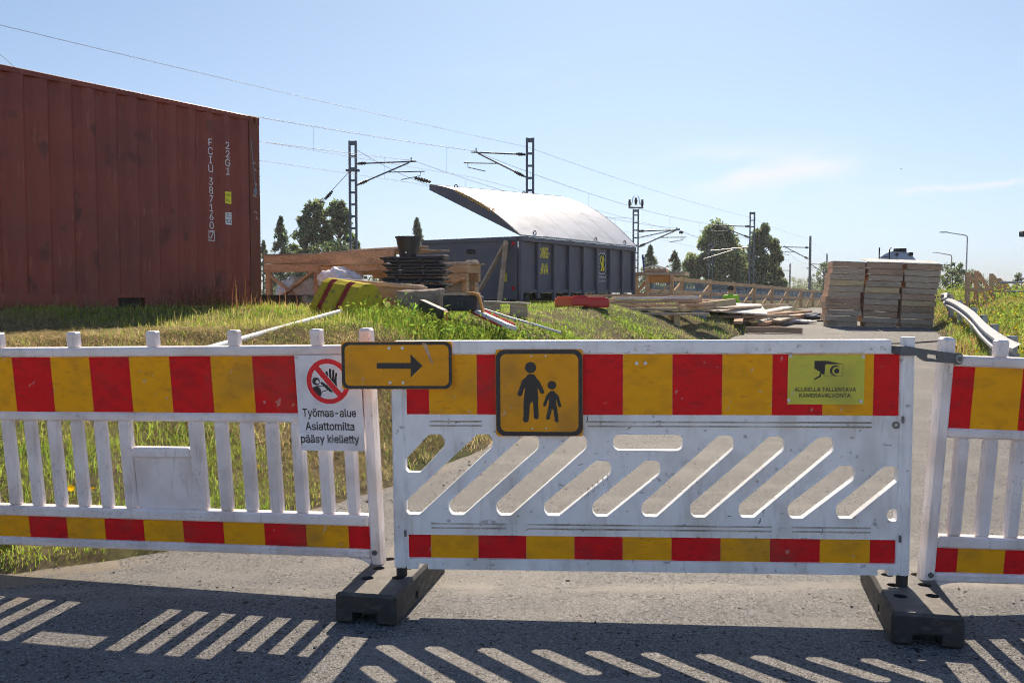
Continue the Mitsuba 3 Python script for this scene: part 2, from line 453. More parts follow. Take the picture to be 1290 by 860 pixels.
def road_mesh():
    v, f = [], []
    ys = np.arange(.61, 44, .25)
    for y in ys:
        xl = np.interp(y, EDGE_L[:, 1], EDGE_L[:, 0]) - 1.0; xr = np.interp(y, EDGE_R[:, 1], EDGE_R[:, 0]) + .8
        for t in np.linspace(0, 1, 9):
            x = xl + (xr - xl) * t
            v.append([x, y, zroad(x, y)])
    for i in range(len(ys) - 1):
        for j in range(8):
            a = i * 9 + j
            f += [[a, a + 1, a + 10], [a, a + 10, a + 9]]
    return trimesh.Trimesh(v, f, process=False)


scene[tag('bounce_ground', kind='structure')] = ply(grid(np.linspace(-40, 40, 9), np.linspace(-45, .6, 7), lambda X, Y: X * 0 + .006), 'pale_bounce', True)  # added, unseen pale ground that throws fill light onto the shaded barrier faces
scene[tag('road', kind='structure')] = ply(road_mesh(), 'asphalt', True)


scene[tag('haze', kind='stuff')] = {'type': 'cube', 'to_world': T().translate([0, 1250, 14.5]).scale([1700, 1400, 16.5]), 'bsdf': {'type': 'null'}, 'interior': {'type': 'ref', 'id': 'air'}}


def gz(x, y): return float(ground(np.array([x]), np.array([y]))[0])



# ---------------------------------------------------------------- the barriers
PL = [-2.2892, 4.3135, .1234, -.1874, .0814, -.0337]
PC = [-.1385, 3.7888, .1685, -.0653, .0224, -.0073]
PR = [1.8527, 3.7742, .1172, .0264, .0493, .042]
FL, FC, FR_ = panelframe(PL), panelframe(PC), panelframe(PR)


def stripes(par, F, u0, u1, v0, v1, w, first_red):
    """The sheets of a banded board between u0 and u1: a new colour at every multiple of 0.2 m."""
    k = math.floor(u0 / .2 + 1e-6)
    while k * .2 < u1 - 1e-6:
        a, b = max(u0, k * .2), min(u1, (k + 1) * .2)
        red = (k % 2 == 0) == first_red
        add('red_stripe' if red else 'yellow_stripe', F(bx(a + .0004, b - .0004, v0, v1, w, w + .0016)), 'red_sheet' if red else 'yellow_sheet', par)
        k += 1


def bar_barrier(F, label, flip, group):
    """A barrier of upright bars. Local u runs from -.36 to 1.757, mirrored for the one on the right."""
    t = thing('bar_barrier', label, 'barrier', group)
    s = -1 if flip else 1
    o = -.12 + 1.728 if flip else 0.            # mirrored about the post
    U = lambda a, b: (a, b) if not flip else (o - b, o - a)
    M = 'aged_plastic'
    def B(name, a, b, v0, v1, w0, w1, c=.006, m=M):
        a, b = U(a, b); return add(name, F(bx(a, b, v0, v1, w0, w1, c)), m, t)
    for a, b in ((1.700, 1.757), (-.36, -.303)): B('post', a, b, -.046, 1.019, -.028, .028, .010)
    B('top_rail', -.303, 1.700, .9045, .946, -.030, .030, .008)
    a, b = U(-.303, 1.700)
    add('board', F(bx(a, b, .645, .9045, -.012, .012)), M, t)
    B('middle_rail', -.303, 1.700, .607, .645, -.026, .026, .008)
    for i in range(5):
        for base in (-.097, .993):
            B('bar', base + i * .1217, base + .058 + i * .1217, .1932, .607, -.020, .020, .009)
    for u in (-.219,): B('bar', u, u + .058, .1932, .607, -.020, .020, .009)
    B('bar', 1.601, 1.655, .1932, .607, -.020, .020, .009)
    # the frame and the plate in the middle
    B('plate_frame', .516, .574, .1932, .607, -.022, .022, .009)
    B('plate_frame', .866, .930, .1932, .607, -.022, .022, .009)
    B('plate_bar', .574, .866, .436, .484, -.022, .022, .009)
    B('name_plate', .574, .866, .1932, .436, -.012, .006, .004)
    B('lower_rail', -.303, 1.700, .1435, .1932, -.026, .026, .008)
    add('lower_board', F(bx(a, b, .037, .1435, -.012, .012)), M, t)
    B('bottom_rail', -.303, 1.700, -.002, .037, -.028, .028, .008)
    for g in (1.700, -.303):       # the curved gusset beside a post
        sg = -1 if g > 0 else 1
        pts = [(g, -.045)] + [(g + sg * .10 * (1 - math.cos(q)), -.045 + .043 * math.sin(q)) for q in np.linspace(.35, 1.57, 7)] + [(g, -.002)]
        pts = [(U(p, p)[0], v) for p, v in pts]
        add('gusset', F(extrude(Polygon(pts).buffer(0), .05, -.025)), M, t)
    for u in (-.098, .296, .695, 1.090, 1.477): B('cap', u, u + .052, .946, 1.017, -.022, .022, .007)
    stripes(t, F, a + .002, b - .002, .6475, .9025, .0125, not flip)
    stripes(t, F, a + .002, b - .002, .039, .141, .0125, not flip)
    for v in (.055, .48, .83):
        x, y = U(1.722, 1.735)
        add('post_clip', F(bx(x, y, v, v + .034, .0285, .0305, .0006)), M, t)
    x = U(1.722, 1.722)[0]
    c = trimesh.creation.cylinder(.012, .006, sections=14); c.apply_translation([x, .028, .031])
    add('plug', F(c), 'dark_steel', t)
    return t


left_barrier = bar_barrier(FL, 'off-white bar barrier at the left with red and yellow banding, carrying the hand notice', False, None)
right_barrier = bar_barrier(FR_, 'off-white bar barrier cut by the right edge of the frame, banded red and yellow', True, None)

gate = thing('slotted_barrier', 'white barrier in the middle with slanted slots, red and yellow banding and three signs', 'barrier')


def slot(a, b, r):
    return LineString([a, b]).buffer(r, 8)


body = sbox(-.302, .0, 1.708, .9535)
holes = []
R_ = .0335
top, bot = .5355, .258
for k in range(8):                           # long slots
    ub = -.270 + .1977 * k
    if k in (1, 2, 6, 7) or k == 0:
        pass
slots = [((-.266, .439), (-.177, .533)), ((-.268, .262), (.024, .534)), ((-.083, .262), (.217, .530)), ((.116, .262), (.414, .531)),
         ((.315, .262), (.512, .426)), ((.514, .262), (.714, .428)), ((.716, .262), (1.011, .533)), ((.914, .262), (1.213, .530)),
         ((1.110, .262), (1.410, .528)), ((1.307, .262), (1.494, .412)), ((1.500, .262), (1.671, .410))]
for a, b in slots:
    d = np.subtract(b, a); d = d / np.hypot(*d)
    s_ = LineString([a, b]).buffer(.0405, 8)
    # the ends are cut level, with round corners
    s_ = s_.intersection(sbox(-1, a[1] - .034, 3, b[1] + .034)).buffer(-.012).buffer(.012)
    holes.append(s_)
holes.append(rrect(.560, .843, .503, .569, .026))
holes.append(Point(1.687, .244).buffer(.0255, 12))
web = sbox(-.302, .1425, 1.708, .647).difference(unary_union(holes))
add('slotted_web', FC(extrude(web, .036, -.018)), 'white_plastic', gate)
rim = unary_union([h.buffer(.006).difference(h) for h in holes])
add('slot_rim', FC(extrude(rim, .003, .018)), 'white_plastic', gate)
add('board', FC(bx(-.302, 1.708, .647, .900, -.014, .014)), 'white_plastic', gate)
add('top_rail', FC(bx(-.345, 1.665, .900, .9545, -.028, .028, .006)), 'white_plastic', gate)
add('lower_board', FC(bx(-.302, 1.708, .041, .1425, -.014, .014)), 'white_plastic', gate)
brail = sbox(-.302, -.004, 1.708, .041).difference(unary_union([sbox(-.255, -.02, -.213, .018), sbox(1.63, -.02, 1.672, .020)]))
add('bottom_rail', FC(extrude(brail, .048, -.024)), 'white_plastic', gate)
add('post', FC(bx(-.356, -.302, -.004, .900, -.03, .03, .010)), 'white_plastic', gate)
rp = trimesh.creation.cylinder(.027, .965, sections=28); rp.apply_transform(trimesh.transformations.rotation_matrix(math.pi / 2, [1, 0, 0])); rp.apply_translation([1.735, .4785, 0])
cap_ = trimesh.creation.cylinder(.028, .05, sections=28); cap_.apply_transform(trimesh.transformations.rotation_matrix(math.pi / 2, [1, 0, 0])); cap_.apply_translation([1.735, .940, 0])
add('post', FC([rp]), 'white_plastic', gate, 40)
add('post_cap', FC([cap_]), 'white_plastic', gate, 40)
add('post_rim', FC(bx(1.702, 1.716, .005, .90, -.027, .027, .004)), 'white_plastic', gate)
pc = trimesh.creation.cylinder(.027, .016, sections=20); pc.apply_transform(trimesh.transformations.rotation_matrix(math.pi / 2, [1, 0, 0])); pc.apply_translation([-.329, .957, 0])
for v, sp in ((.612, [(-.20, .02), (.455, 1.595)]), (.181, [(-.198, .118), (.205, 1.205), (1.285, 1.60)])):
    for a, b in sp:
        add('rib_line', FC([bx(a, b, v + .006, v + .012, .0165, .0235, .002), bx(a, b, v - .012, v - .006, .0165, .0235, .002)]), 'brownish_plastic', gate)
for u in (.160, 1.243):
    add('square_boss', FC(extrude(sbox(u - .021, .160, u + .021, .199).difference(sbox(u - .016, .165, u + .016, .194)), .005, .0175)), 'white_plastic', gate)
for u in (-.305 + .07, -.235 + .06):
    for v in (.612, .181):
        c = trimesh.creation.annulus(.007, .011, .004, sections=14); c.apply_translation([u, v, .0195])
        add('bolt_seat', FC(c), 'white_plastic', gate)
for u in (.26, .675, 1.16, 1.61):
    poly = Polygon([(u - .058, .902), (u - .046, .934), (u + .046, .934), (u + .058, .902)]) if u < 1.5 else Polygon([(u - .058, .902), (u - .046, .934), (u + .05, .934), (u + .05, .902)])
    br = add('hanger_plate', FC(extrude(poly.difference(poly.buffer(-.004)), .0035, .0275)), 'white_plastic', gate)
    for du in (-.026, .026):
        c = trimesh.creation.cylinder(.006, .006, sections=12); c.apply_translation([u + du, .918, .029])
        add('bolt', FC(c), 'steel', br)
add('label_plate', FC(extrude(sbox(1.50, .468, 1.70, .572).difference(sbox(1.502, .470, 1.698, .570)), .0022, .0175)), 'white_plastic', gate)
stripes(gate, FC, -.294, 1.700, .6495, .8975, .0145, True)
stripes(gate, FC, -.294, 1.700, .0435, .140, .0145, True)
for u, v in ((.655, .862), (.69, .862)):
    c = trimesh.creation.cylinder(.0075, .006, sections=12); c.apply_translation([u, v, .019])
    add('screw', FC(c), 'steel', gate)
for u, v in ((1.712, .635), (1.712, .150), (-.306, .150)):
    add('latch', FC(bx(u - .004, u + .006, v - .014, v + .014, .0285, .036, .002)), 'dark_steel', gate)
c = trimesh.creation.annulus(.007, .015, .008, sections=18); c.apply_translation([1.690, .612, .021]); add('ring_bolt', FC(c), 'dark_steel', gate)
for u in (-.329, 1.735):
    c = trimesh.creation.cylinder(.023, .075, sections=20); c.apply_transform(trimesh.transformations.rotation_matrix(math.pi / 2, [1, 0, 0])); c.apply_translation([u, -.0275, 0])
    add('post_stub', FC(c), 'black_rubber', gate, 40)
# scribbled marks in felt pen on the web
mk = [LineString([(.46 + .02 * i, .315 + .014 * i), (.455 + .02 * i, .345 + .014 * i), (.468 + .02 * i, .335 + .014 * i)]).buffer(.0011) for i in range(5)]
add('pen_scribble', FC(extrude(unary_union(mk), .0006, .018)), 'dark_cloth', gate)
sm = []
for i in range(26):
    u, v = rng.uniform(-.28, 1.65), rng.uniform(.16, .63)
    if unary_union(holes).distance(Point(u, v)) < .012: continue
    a = rng.normal(.8, .5); L = rng.uniform(.008, .035)
    sm.append(LineString([(u, v), (u + L * .5 * math.cos(a) + .003, v + L * .5 * math.sin(a)), (u + L * math.cos(a), v + L * math.sin(a))]).buffer(rng.uniform(.0007, .0022)).difference(unary_union(holes).buffer(.008)))
tag(add('scuff', FC(extrude(unary_union(sm), .0005, .018)), 'dark_cloth', gate), kind='stuff')

# the hook between the middle and the right barrier
hook = thing('latch_hook', 'dark grey steel hook bar joining the middle barrier to the right one', 'hook')
ha, hb = FC.pt(1.698, .912, .050), FR_.pt(-.098, .938, .055)
hu = hb - ha; hl = np.linalg.norm(hu); hu /= hl
hv = np.array([0, 0, 1.]) - hu * hu[2]; hv /= np.linalg.norm(hv)
FH = Fr(ha, np.stack([hu, hv, np.cross(hu, hv)], 1))
hp = Polygon([(0, -.016), (0, .020), (.07, .018), (hl, .018), (hl, -.018), (.11, -.026), (.085, -.018), (.07, -.008)]).buffer(.002)
hp = hp.union(Point(hl, 0).buffer(.024)).difference(sbox(.115, -.010, .158, -.001).buffer(.003))
add('bar', FH(extrude(hp, .012, -.006)), 'dark_steel', hook)
c = trimesh.creation.cylinder(.0165, .014, sections=22); c.apply_translation([hl, 0, .006]); add('washer', FH(c), 'steel', hook)
c = trimesh.creation.cylinder(.010, .022, sections=18); c.apply_translation([hl, 0, .006]); add('bolt', FH(c), 'dark_steel', hook)
c = trimesh.creation.cylinder(.008, .05, sections=14); c.apply_translation([hl, 0, -.03]); add('pin', FH(c), 'dark_steel', hook)
add('return_bend', FH(bx(-.008, .002, -.016, .020, -.075, .006, .002)), 'dark_steel', hook)
cb = thing('tie_cable', 'thin black cable strung between the two barrier tops beside the hook', 'cable')
a, b = FC.pt(1.655, .935, -.03), FR_.pt(-.13, 1.0, -.03)
scene[cb] = ply(tube([a, (a + b) / 2 - [0, 0, .002], b], .0032, 8), 'black_rubber', True)


# ---------------------------------------------------------------- signs
def outline_sign(par, F, u0, u1, v0, v1, w, r, bw, face):
    p = rrect(u0, u1, v0, v1, .012)
    add('plate', F(extrude(p, .003, w)), face, par)
    o = rrect(u0 + .001, u1 - .001, v0 + .001, v1 - .001, r)
    add('border', F(extrude(o.difference(rrect(u0 + bw, u1 - bw, v0 + bw, v1 - bw, r - bw * .55)), .0008, w + .003)), 'sign_black', par)


def bolts(par, F, pts, w, r=.006):
    for u, v in pts:
        c = trimesh.creation.cylinder(r, .005, sections=12); c.apply_translation([u, v, w + .0045])
        add('bolt', F(c), 'steel', par)


s = thing('arrow_sign', 'orange-yellow rectangular sign with a black arrow pointing right over the barrier gap', 'sign')
W_ = .034
outline_sign(s, FC, -.560, -.099, .757, .954, W_, .030, .014, 'sign_yellow')
add('arrow', FC(extrude(Polygon([(-.412, .842), (-.412, .866), (-.271, .866), (-.271, .902), (-.222, .854), (-.271, .806), (-.271, .842)]), .0008, W_ + .003)), 'sign_black', s)
bolts(s, FC, [(-.359, .927), (-.304, .927), (-.357, .784), (-.303, .784)], W_, .0065)
add('scrape', FC(extrude(Polygon([(-.222, .947), (-.205, .947), (-.178, .862), (-.186, .868)]).buffer(.001), .0007, W_ + .0031)), 'timber_brown', s)
add('bracket', FC([bx(-.36, -.345, .77, .94, .0285, W_), bx(-.31, -.298, .77, .94, .0285, W_)]), 'steel', s)

s = thing('pedestrian_sign', 'square orange-yellow sign with black figures of an adult and a child', 'sign')
W_ = .034
outline_sign(s, FC, .080, .4365, .5635, .9205, W_, .036, .0185, 'sign_yellow')
Z = .356 / 720


def q(x, y): return (.080 + (x - 100) * Z, .9205 - (y - 62) * Z)


def ln(pts, wd): return LineString([q(*p) for p in pts]).buffer(wd * Z / 2, 8)


adult = unary_union([Point(q(390, 212)).buffer(46 * Z, 12),
                     ln([(375, 300), (335, 330), (300, 432)], 38), ln([(410, 300), (445, 330), (485, 412)], 36),
                     Polygon([q(*p) for p in [(352, 285), (372, 266), (412, 266), (432, 285), (452, 330), (448, 400), (455, 480), (400, 500), (330, 500), (342, 400), (336, 330)]]),
                     ln([(362, 480), (349, 645)], 48), ln([(428, 470), (436, 622)], 42), Polygon([q(*p) for p in [(330, 500), (338, 460), (395, 470), (376, 560), (328, 560)]])])
child = unary_union([Point(q(565, 358)).buffer(36 * Z, 12), ln([(555, 425), (530, 450), (505, 522)], 26), ln([(580, 425), (607, 450), (630, 530)], 26),
                     Polygon([q(*p) for p in [(542, 415), (555, 405), (578, 405), (592, 415), (602, 450), (600, 505), (606, 560), (572, 560), (536, 556), (540, 500), (534, 450)]]),
                     ln([(552, 540), (532, 630)], 32), ln([(590, 540), (605, 652)], 32)])
add('adult_figure', FC(extrude(adult, .0008, W_ + .003)), 'sign_black', s)
add('child_figure', FC(extrude(child, .0008, W_ + .003)), 'sign_black', s)
bolts(s, FC, [q(398, 115), q(515, 115), q(402, 720), q(517, 716)], W_, .004)
add('bracket', FC([bx(.22, .232, .58, .91, .0285, W_), bx(.28, .292, .58, .91, .0285, W_)]), 'steel', s)

s = thing('camera_sign', 'lime yellow surveillance camera notice screwed to the right end of the middle barrier', 'sign')
W_ = .0165
add('plate', FC(extrude(rrect(1.261, 1.563, .6945, .895, .002), .002, W_)), 'sign_lime', s)
Z2 = .303 / 828


def q2(x, y): return (1.261 + (x - 184) * Z2, .895 - (y - 140) * Z2)


P2 = lambda pts: Polygon([q2(*p) for p in pts])
cam = unary_union([P2([(468, 205), (600, 205), (768, 240), (590, 240), (574, 362), (540, 345), (536, 330), (468, 290)]),
                   LineString([q2(536, 335), q2(533, 375), q2(468, 412)]).buffer(8.5 * Z2, cap_style=2)])
lens = Point(q2(695, 313)).buffer(58 * Z2, 16).difference(Point(q2(710, 318)).buffer(48 * Z2, 16)).union(Point(q2(710, 318)).buffer(27 * Z2, 12))
fr = P2([(584, 243), (778, 243), (778, 374), (576, 374)]); fr = fr.difference(fr.buffer(-3.2 * Z2))
add('camera_symbol', FC(extrude(unary_union([cam, lens, fr]), .0007, W_ + .002)), 'sign_black', s)
for txt, x, y, wd in (('ALUEELLA TALLENTAVA', 590, 543, 664), ('KAMERAVALVONTA', 587, 609, 556)):
    u, v = q2(x, y); add('lettering', FC(text(txt, u, v, 42 * Z2, wd * Z2, .0007, W_ + .002, True)), 'sign_black', s)
bolts(s, FC, [q2(208, 152), q2(990, 160), q2(196, 642), q2(972, 652)], W_ - .001, .0075)

s = thing('no_entry_notice', 'white notice with a red prohibition ring and raised hand on the left barrier', 'sign')
F = Fr(FL.O, FL.M)
W_ = .034
ou, ov = 1.4035, .9085          # its upper left corner on the barrier
u0, u1, v1, v0 = 1.4085, 1.7055, .9085, .4865
add('plate', F(extrude(rrect(u0, u1, v0, v1, .003), .002, W_)), 'sign_white', s)
Z3 = .297 / 512


def q3(x, y): return (u0 + (x - 36) * Z3, v1 - (y - 92) * Z3)


cx_, cy_ = 292, 290
ring = Point(q3(cx_, cy_)).buffer(170 * Z3, 32)
inner = Point(q3(cx_, cy_)).buffer(134 * Z3, 32)
bar = LineString([q3(cx_ - 105, cy_ - 125), q3(cx_ + 105, cy_ + 125)]).buffer(21 * Z3, cap_style=2).intersection(ring)
gap = LineString([q3(cx_ - 105, cy_ - 125), q3(cx_ + 105, cy_ + 125)]).buffer(25 * Z3, cap_style=2)
add('red_ring', F(extrude(ring.difference(inner).union(bar), .0008, W_ + .002)), 'sign_red', s)
l3 = lambda pts, wd: LineString([q3(*p) for p in pts]).buffer(wd * Z3 / 2, 6)
hand = unary_union([Polygon([q3(*p) for p in [(280, 270), (355, 265), (360, 330), (340, 372), (300, 372), (276, 345)]]), l3([(290, 280), (283, 222)], 17), l3([(310, 280), (312, 203)], 18),
                    l3([(331, 280), (337, 210)], 17), l3([(349, 285), (358, 233)], 15), l3([(285, 345), (262, 318), (240, 302)], 20)])
head = Point(q3(196, 290)).buffer(30 * Z3, 12).difference(Point(q3(206, 294)).buffer(14 * Z3, 10))
tors = unary_union([Polygon([q3(*p) for p in [(168, 335), (205, 322), (228, 345), (232, 372), (218, 406), (190, 385), (172, 355)]]), l3([(205, 326), (270, 324), (290, 330)], 6), l3([(222, 402), (240, 366), (280, 356)], 6)])
blk = unary_union([hand, head, tors]).intersection(inner).difference(gap)
add('hand_symbol', F(extrude(blk, .0007, W_ + .002)), 'sign_black', s)
for txt, x, y, wd in (('Työmaa-alue', 284, 558, 424), ('Asiattomilta', 283, 660, 388), ('pääsy kielletty', 277, 758, 462)):
    u, v = q3(x, y); add('lettering', F(text(txt, u, v, 60 * Z3, wd * Z3, .0007, W_ + .002, True)), 'sign_black', s)
bolts(s, F, [q3(52, 108)], W_ - .001, .006)


# ---------------------------------------------------------------- barrier feet
def foot(label, O, yaw, L=.78, wd=.255, h=.125):
    t = thing('barrier_foot', label, 'barrier foot', 'rubber feet under the barriers')
    c, s_ = math.cos(yaw), math.sin(yaw)
    # local x across, y away from the camera
    prof = hull([[x, y, z] for x in (-wd / 2 + .012, wd / 2 - .012) for y, z in ((0.012, .0), (0, .012), (0, h - .012), (.012, h), (L - .09, h), (L, h - .06), (L, .012), (L - .02, 0))]
                + [[x, y, z] for x in (-wd / 2, wd / 2) for y, z in ((.012, .01), (.012, h - .014), (L - .10, h - .014), (L - .012, h - .07), (L - .02, .01))])
    m = fromman(prof)
    cut = [bx(-.055, .05, -.1, .11, -.02, .050), bx(wd / 2 - .02, wd, L * .34, L * .34 + .04, .02, .055), bx(-wd, -wd / 2 + .02, L * .34, L * .34 + .035, .025, .06)]
    for k, y in enumerate((.20, .34, .48)):
        for x in (-.062, .062):
            cy = trimesh.creation.cylinder(.026, .09, sections=20); cy.apply_translation([x, y + (.03 if x > 0 else 0), h]); cut.append(cy)
    for k in cut: m = m - fromman(k)
    mesh = man(m)
    v = np.array(mesh.vertices)
    v = np.stack([O[0] + v[:, 0] * c + v[:, 1] * s_, O[1] - v[:, 0] * s_ + v[:, 1] * c, v[:, 2] + .0015], 1)
    add('block', trimesh.Trimesh(v, mesh.faces, process=False), 'rubber', t)
    return t


foot('black rubber foot under the left end of the middle barrier', (-.583, 3.565), .19)
foot('black rubber foot under the hooked joint of the middle and right barriers', (1.548, 3.335), .22)

# ---------------------------------------------------------------- shipping container
ct = thing('shipping_container', 'rust red corrugated shipping container with white code numbers standing on the bank', 'container')
F = yawframe((-3.475, 12.70, 1.150), .546, .838)
CL, CHt, CW = 6.058, 2.591, 2.438
MC = 'container_red'
pitch, dep = .278, .046
# the corrugated side: outer flat 70, slope 68, inner flat 72, slope 68
us, ws = [], []
u = -.225
while u > -CL + .2:
    for du, w in ((0, -.012), (.088, -.012), (.139, -.012 - dep), (.227, -.012 - dep)):
        us.append(u - du); ws.append(w)
    u -= pitch
us = [-.19] + us + [-CL + .16]; ws = [-.012] + ws + [-.012]
vs = np.linspace(.165, CHt - .062, 7)
V = np.array([[a, v, w] for v in vs for a, w in zip(us, ws)]); n = len(us)
fc = []
for i in range(len(vs) - 1):
    for j in range(n - 1):
        a = i * n + j
        fc += [[a, a + n, a + n + 1], [a, a + n + 1, a + 1]]
# slight dents
dn = (meshkit.fbm(V * [1.3, 1.5, 1] + 3, 3, 1) - .5) * .012
V[:, 2] += np.where((V[:, 1] > .3) & (V[:, 1] < 2.4), dn, 0)
add('side_panel', F(trimesh.Trimesh(V, fc, process=False)), MC, ct)
add('top_rail', F(bx(-CL + .178, -.178, CHt - .064, CHt - .002, -.064, -.002, .006)), MC, ct)
lo = bx(-CL + .162, -.162, .012, .166, -.052, -.004, .004)
pk = sbox(-CL + .162, .012, -.162, .166).difference(sbox(-2.20, 0, -1.84, .125)).difference(sbox(-4.22, 0, -3.86, .125))
add('bottom_rail', F(extrude(pk, .048, -.052)), MC, ct)
for a in (-2.20, -4.22):
    add('forklift_pocket', F([bx(a - .001, a + .361, -.004, .128, -.40, -.0525)]), 'container_dark', ct)
for a in (-.178, -CL): add('corner_post', F(bx(a, a + .178, .118, CHt - .118, -.165, -.003, .008)), 'post_rust', ct)
for a in (-.178, -CL):
    for v in (0, CHt - .118):
        cm = fromman(bx(a, a + .178, v, v + .118, -.162, 0, .006))
        cy = trimesh.creation.icosphere(2, 1.); cy.apply_scale([.032, .036, .05]); cy.apply_translation([a + .089, v + .059, 0.0])
        cm = cm - fromman(cy)
        cy = trimesh.creation.icosphere(2, 1.); cy.apply_scale([.3, .034, .032]); cy.apply_translation([a + .089, v + .059, -.081])
        cm = cm - fromman(cy)
        add('corner_casting', F(man(cm)), 'post_rust', ct)
add('roof', F(bx(-CL + .05, -.05, CHt - .03, CHt - .012, -CW + .05, -.066)), MC, ct)
add('floor_frame', F(bx(-CL + .17, -.17, .13, .16, -CW + .06, -.054)), 'container_dark', ct)
add('end_wall', F([bx(-.09, -.05, .12, CHt - .06, -CW + .16, -.166), bx(-CL + .05, -CL + .09, .12, CHt - .06, -CW + .16, -.166)]), MC, ct)
add('far_side', F(bx(-CL + .16, -.16, .12, CHt - .06, -CW + .03, -CW + .06)), MC, ct)
for i in range(int((CL - .5) / pitch)):
    pass


def side_u(px):   # along the side, measured from the right corner, for the code columns
    return px


def vtext(par, s_, u, v, h, step, name='code_letters'):
    for ch in s_:
        if ch != ' ':
            m_ = text(ch, u, v - h, h, None, .002, -.0095)
            add(name, F(m_), 'white_letter', par)
        v -= step if ch != ' ' else step * .47


U1 = -.225 - 2 * pitch - .044
vtext(ct, 'FCIU 387160', U1, 2.19, .094, .1135)
vtext(ct, '7', U1, .985, .09, .118)
add('code_frame', F(extrude(sbox(U1 - .05, .865, U1 + .05, 1.0).difference(sbox(U1 - .042, .873, U1 + .042, .992)), .002, -.0095)), 'white_letter', ct)
U2 = -.225 - pitch - .044
vtext(ct, '22G1', U2, 2.186, .094, .1135)
add('yellow_label', F(bx(U2 - .05, U2 + .05, 1.37, 1.53, -.0115, -.0090)), 'yellow_letter', ct)
add('label_print', F([text('1700', U2, 1.47, .030, .075, .001, -.0090), text('KG', U2, 1.40, .030, .05, .001, -.0090)]), 'sign_black', ct)
add('white_label', F(bx(U2 - .05, U2 + .05, 1.093, 1.256, -.0115, -.0090)), 'white_letter', ct)
add('label_print', F([text('IC', U2, 1.193, .045, .07, .001, -.0090), text('33', U2, 1.112, .05, .08, .001, -.0090)]), 'sign_black', ct)
dk = F(bx(U1 - .05, U1 + .05, 2.29, 2.43, -.0115, -.0095)); add('dark_patch', dk, 'post_rust', ct)
# chalk scrawl and scratch on the right corner post
scr = [LineString([(-.13 + .02 * (i % 3), v), (-.115 + .02 * (i % 3), v + .03), (-.10 + .022 * (i % 3), v - .005), (-.08, v + .02), (-.06, v - .01)]).buffer(.0028) for i, v in enumerate((1.95, 1.86, 1.66, 1.50, 1.28, 1.2))]
add('chalk_scrawl', F(extrude(unary_union(scr), .001, -.003)), 'timber_grey', ct)
add('blue_smear', F(extrude(unary_union([LineString([(-.155, 2.28), (-.13, 2.08), (-.105, 1.84), (-.085, 1.62)]).buffer(.006), Polygon([(-.12, 1.60), (-.06, 1.63), (-.055, 1.54), (-.11, 1.52)])]), .0008, -.003)), 'bag_grey', ct)
for a in (-.30, -CL + .2):
    sk = thing('timber_block', 'short timber block under the container corner' if a > -1 else 'timber block carrying the far left container corner outside the frame', 'block')
    scene[sk] = ply(F(bx(a - .15, a + .15, -.14, -.002, -.25, -.02, .004)), 'timber_grey')

# ---------------------------------------------------------------- lidded skip
sk = thing('lidded_skip', 'dark grey roll-off skip with yellow lettering and pale arched lid standing open', 'skip')
F = yawframe((.180, 20.5, 1.14), .55, .835)
SL, SW, SH = 5.86, 2.80, 1.475
add('long_side', F(bx(0.02, SL, .24, SH - .10, -.06, -.045)), 'skip_paint', sk)
add('top_rim', F(bx(0, SL, SH - .11, SH, -.075, .045, .01)), 'skip_paint', sk)
add('lower_sill', F(bx(0.02, SL, .22, .29, -.07, .012, .008)), 'skip_paint', sk)
for i in range(9):
    a = .0 + i * (SL - .10) / 8
    r = add('side_rib', F(bx(a, a + .10, .0 if i in (0, 2, 8) else .08, SH - .112, -.045, .035, .012)), 'skip_paint', sk)
add('far_side', F(bx(0, SL, .24, SH, -SW, -SW + .05)), 'skip_paint', sk)
add('end_door', F(bx(.0, .035, .06, SH - .06, -SW + .14, -.08)), 'skip_paint', sk)
add('door_frame', F([bx(-.03, .06, SH - .10, SH - .002, -SW, -.076, .01), bx(-.03, .06, 0, SH - .10, -SW, -SW + .12, .01)]), 'skip_paint', sk)
add('door_hinge_bar', F(bx(-.05, -.012, SH - .36, SH - .26, -SW * .52, -SW * .44, .01)), 'skip_dark', sk)
add('far_end', F(bx(SL - .04, SL, .24, SH, -SW + .05, -.08)), 'skip_paint', sk)
add('floor', F(bx(.02, SL - .02, .24, .28, -SW + .05, -.075)), 'skip_dark', sk)
add('underframe', F([bx(.05, SL, .02, .22, -1.9, -1.72), bx(.05, SL, .02, .22, -1.08, -.9), bx(.1, .3, .0, .2, -2.4, -.35)]), 'skip_dark', sk)
for a in (.35, SL - .4):
    c = trimesh.creation.cylinder(.10, .16, sections=18); c.apply_translation([a, .10, -.12]); add('roller', F(c), 'skip_dark', sk)
rx = lambda y, z: F(bx(-.042, -.032, z, z + .085, y, y + .085, .004))
for y, z in ((-SW + .02, SH - .21), (-.20, SH - .20), (-.20, .27)): add('red_reflector', rx(y, z), 'red_lamp', sk)
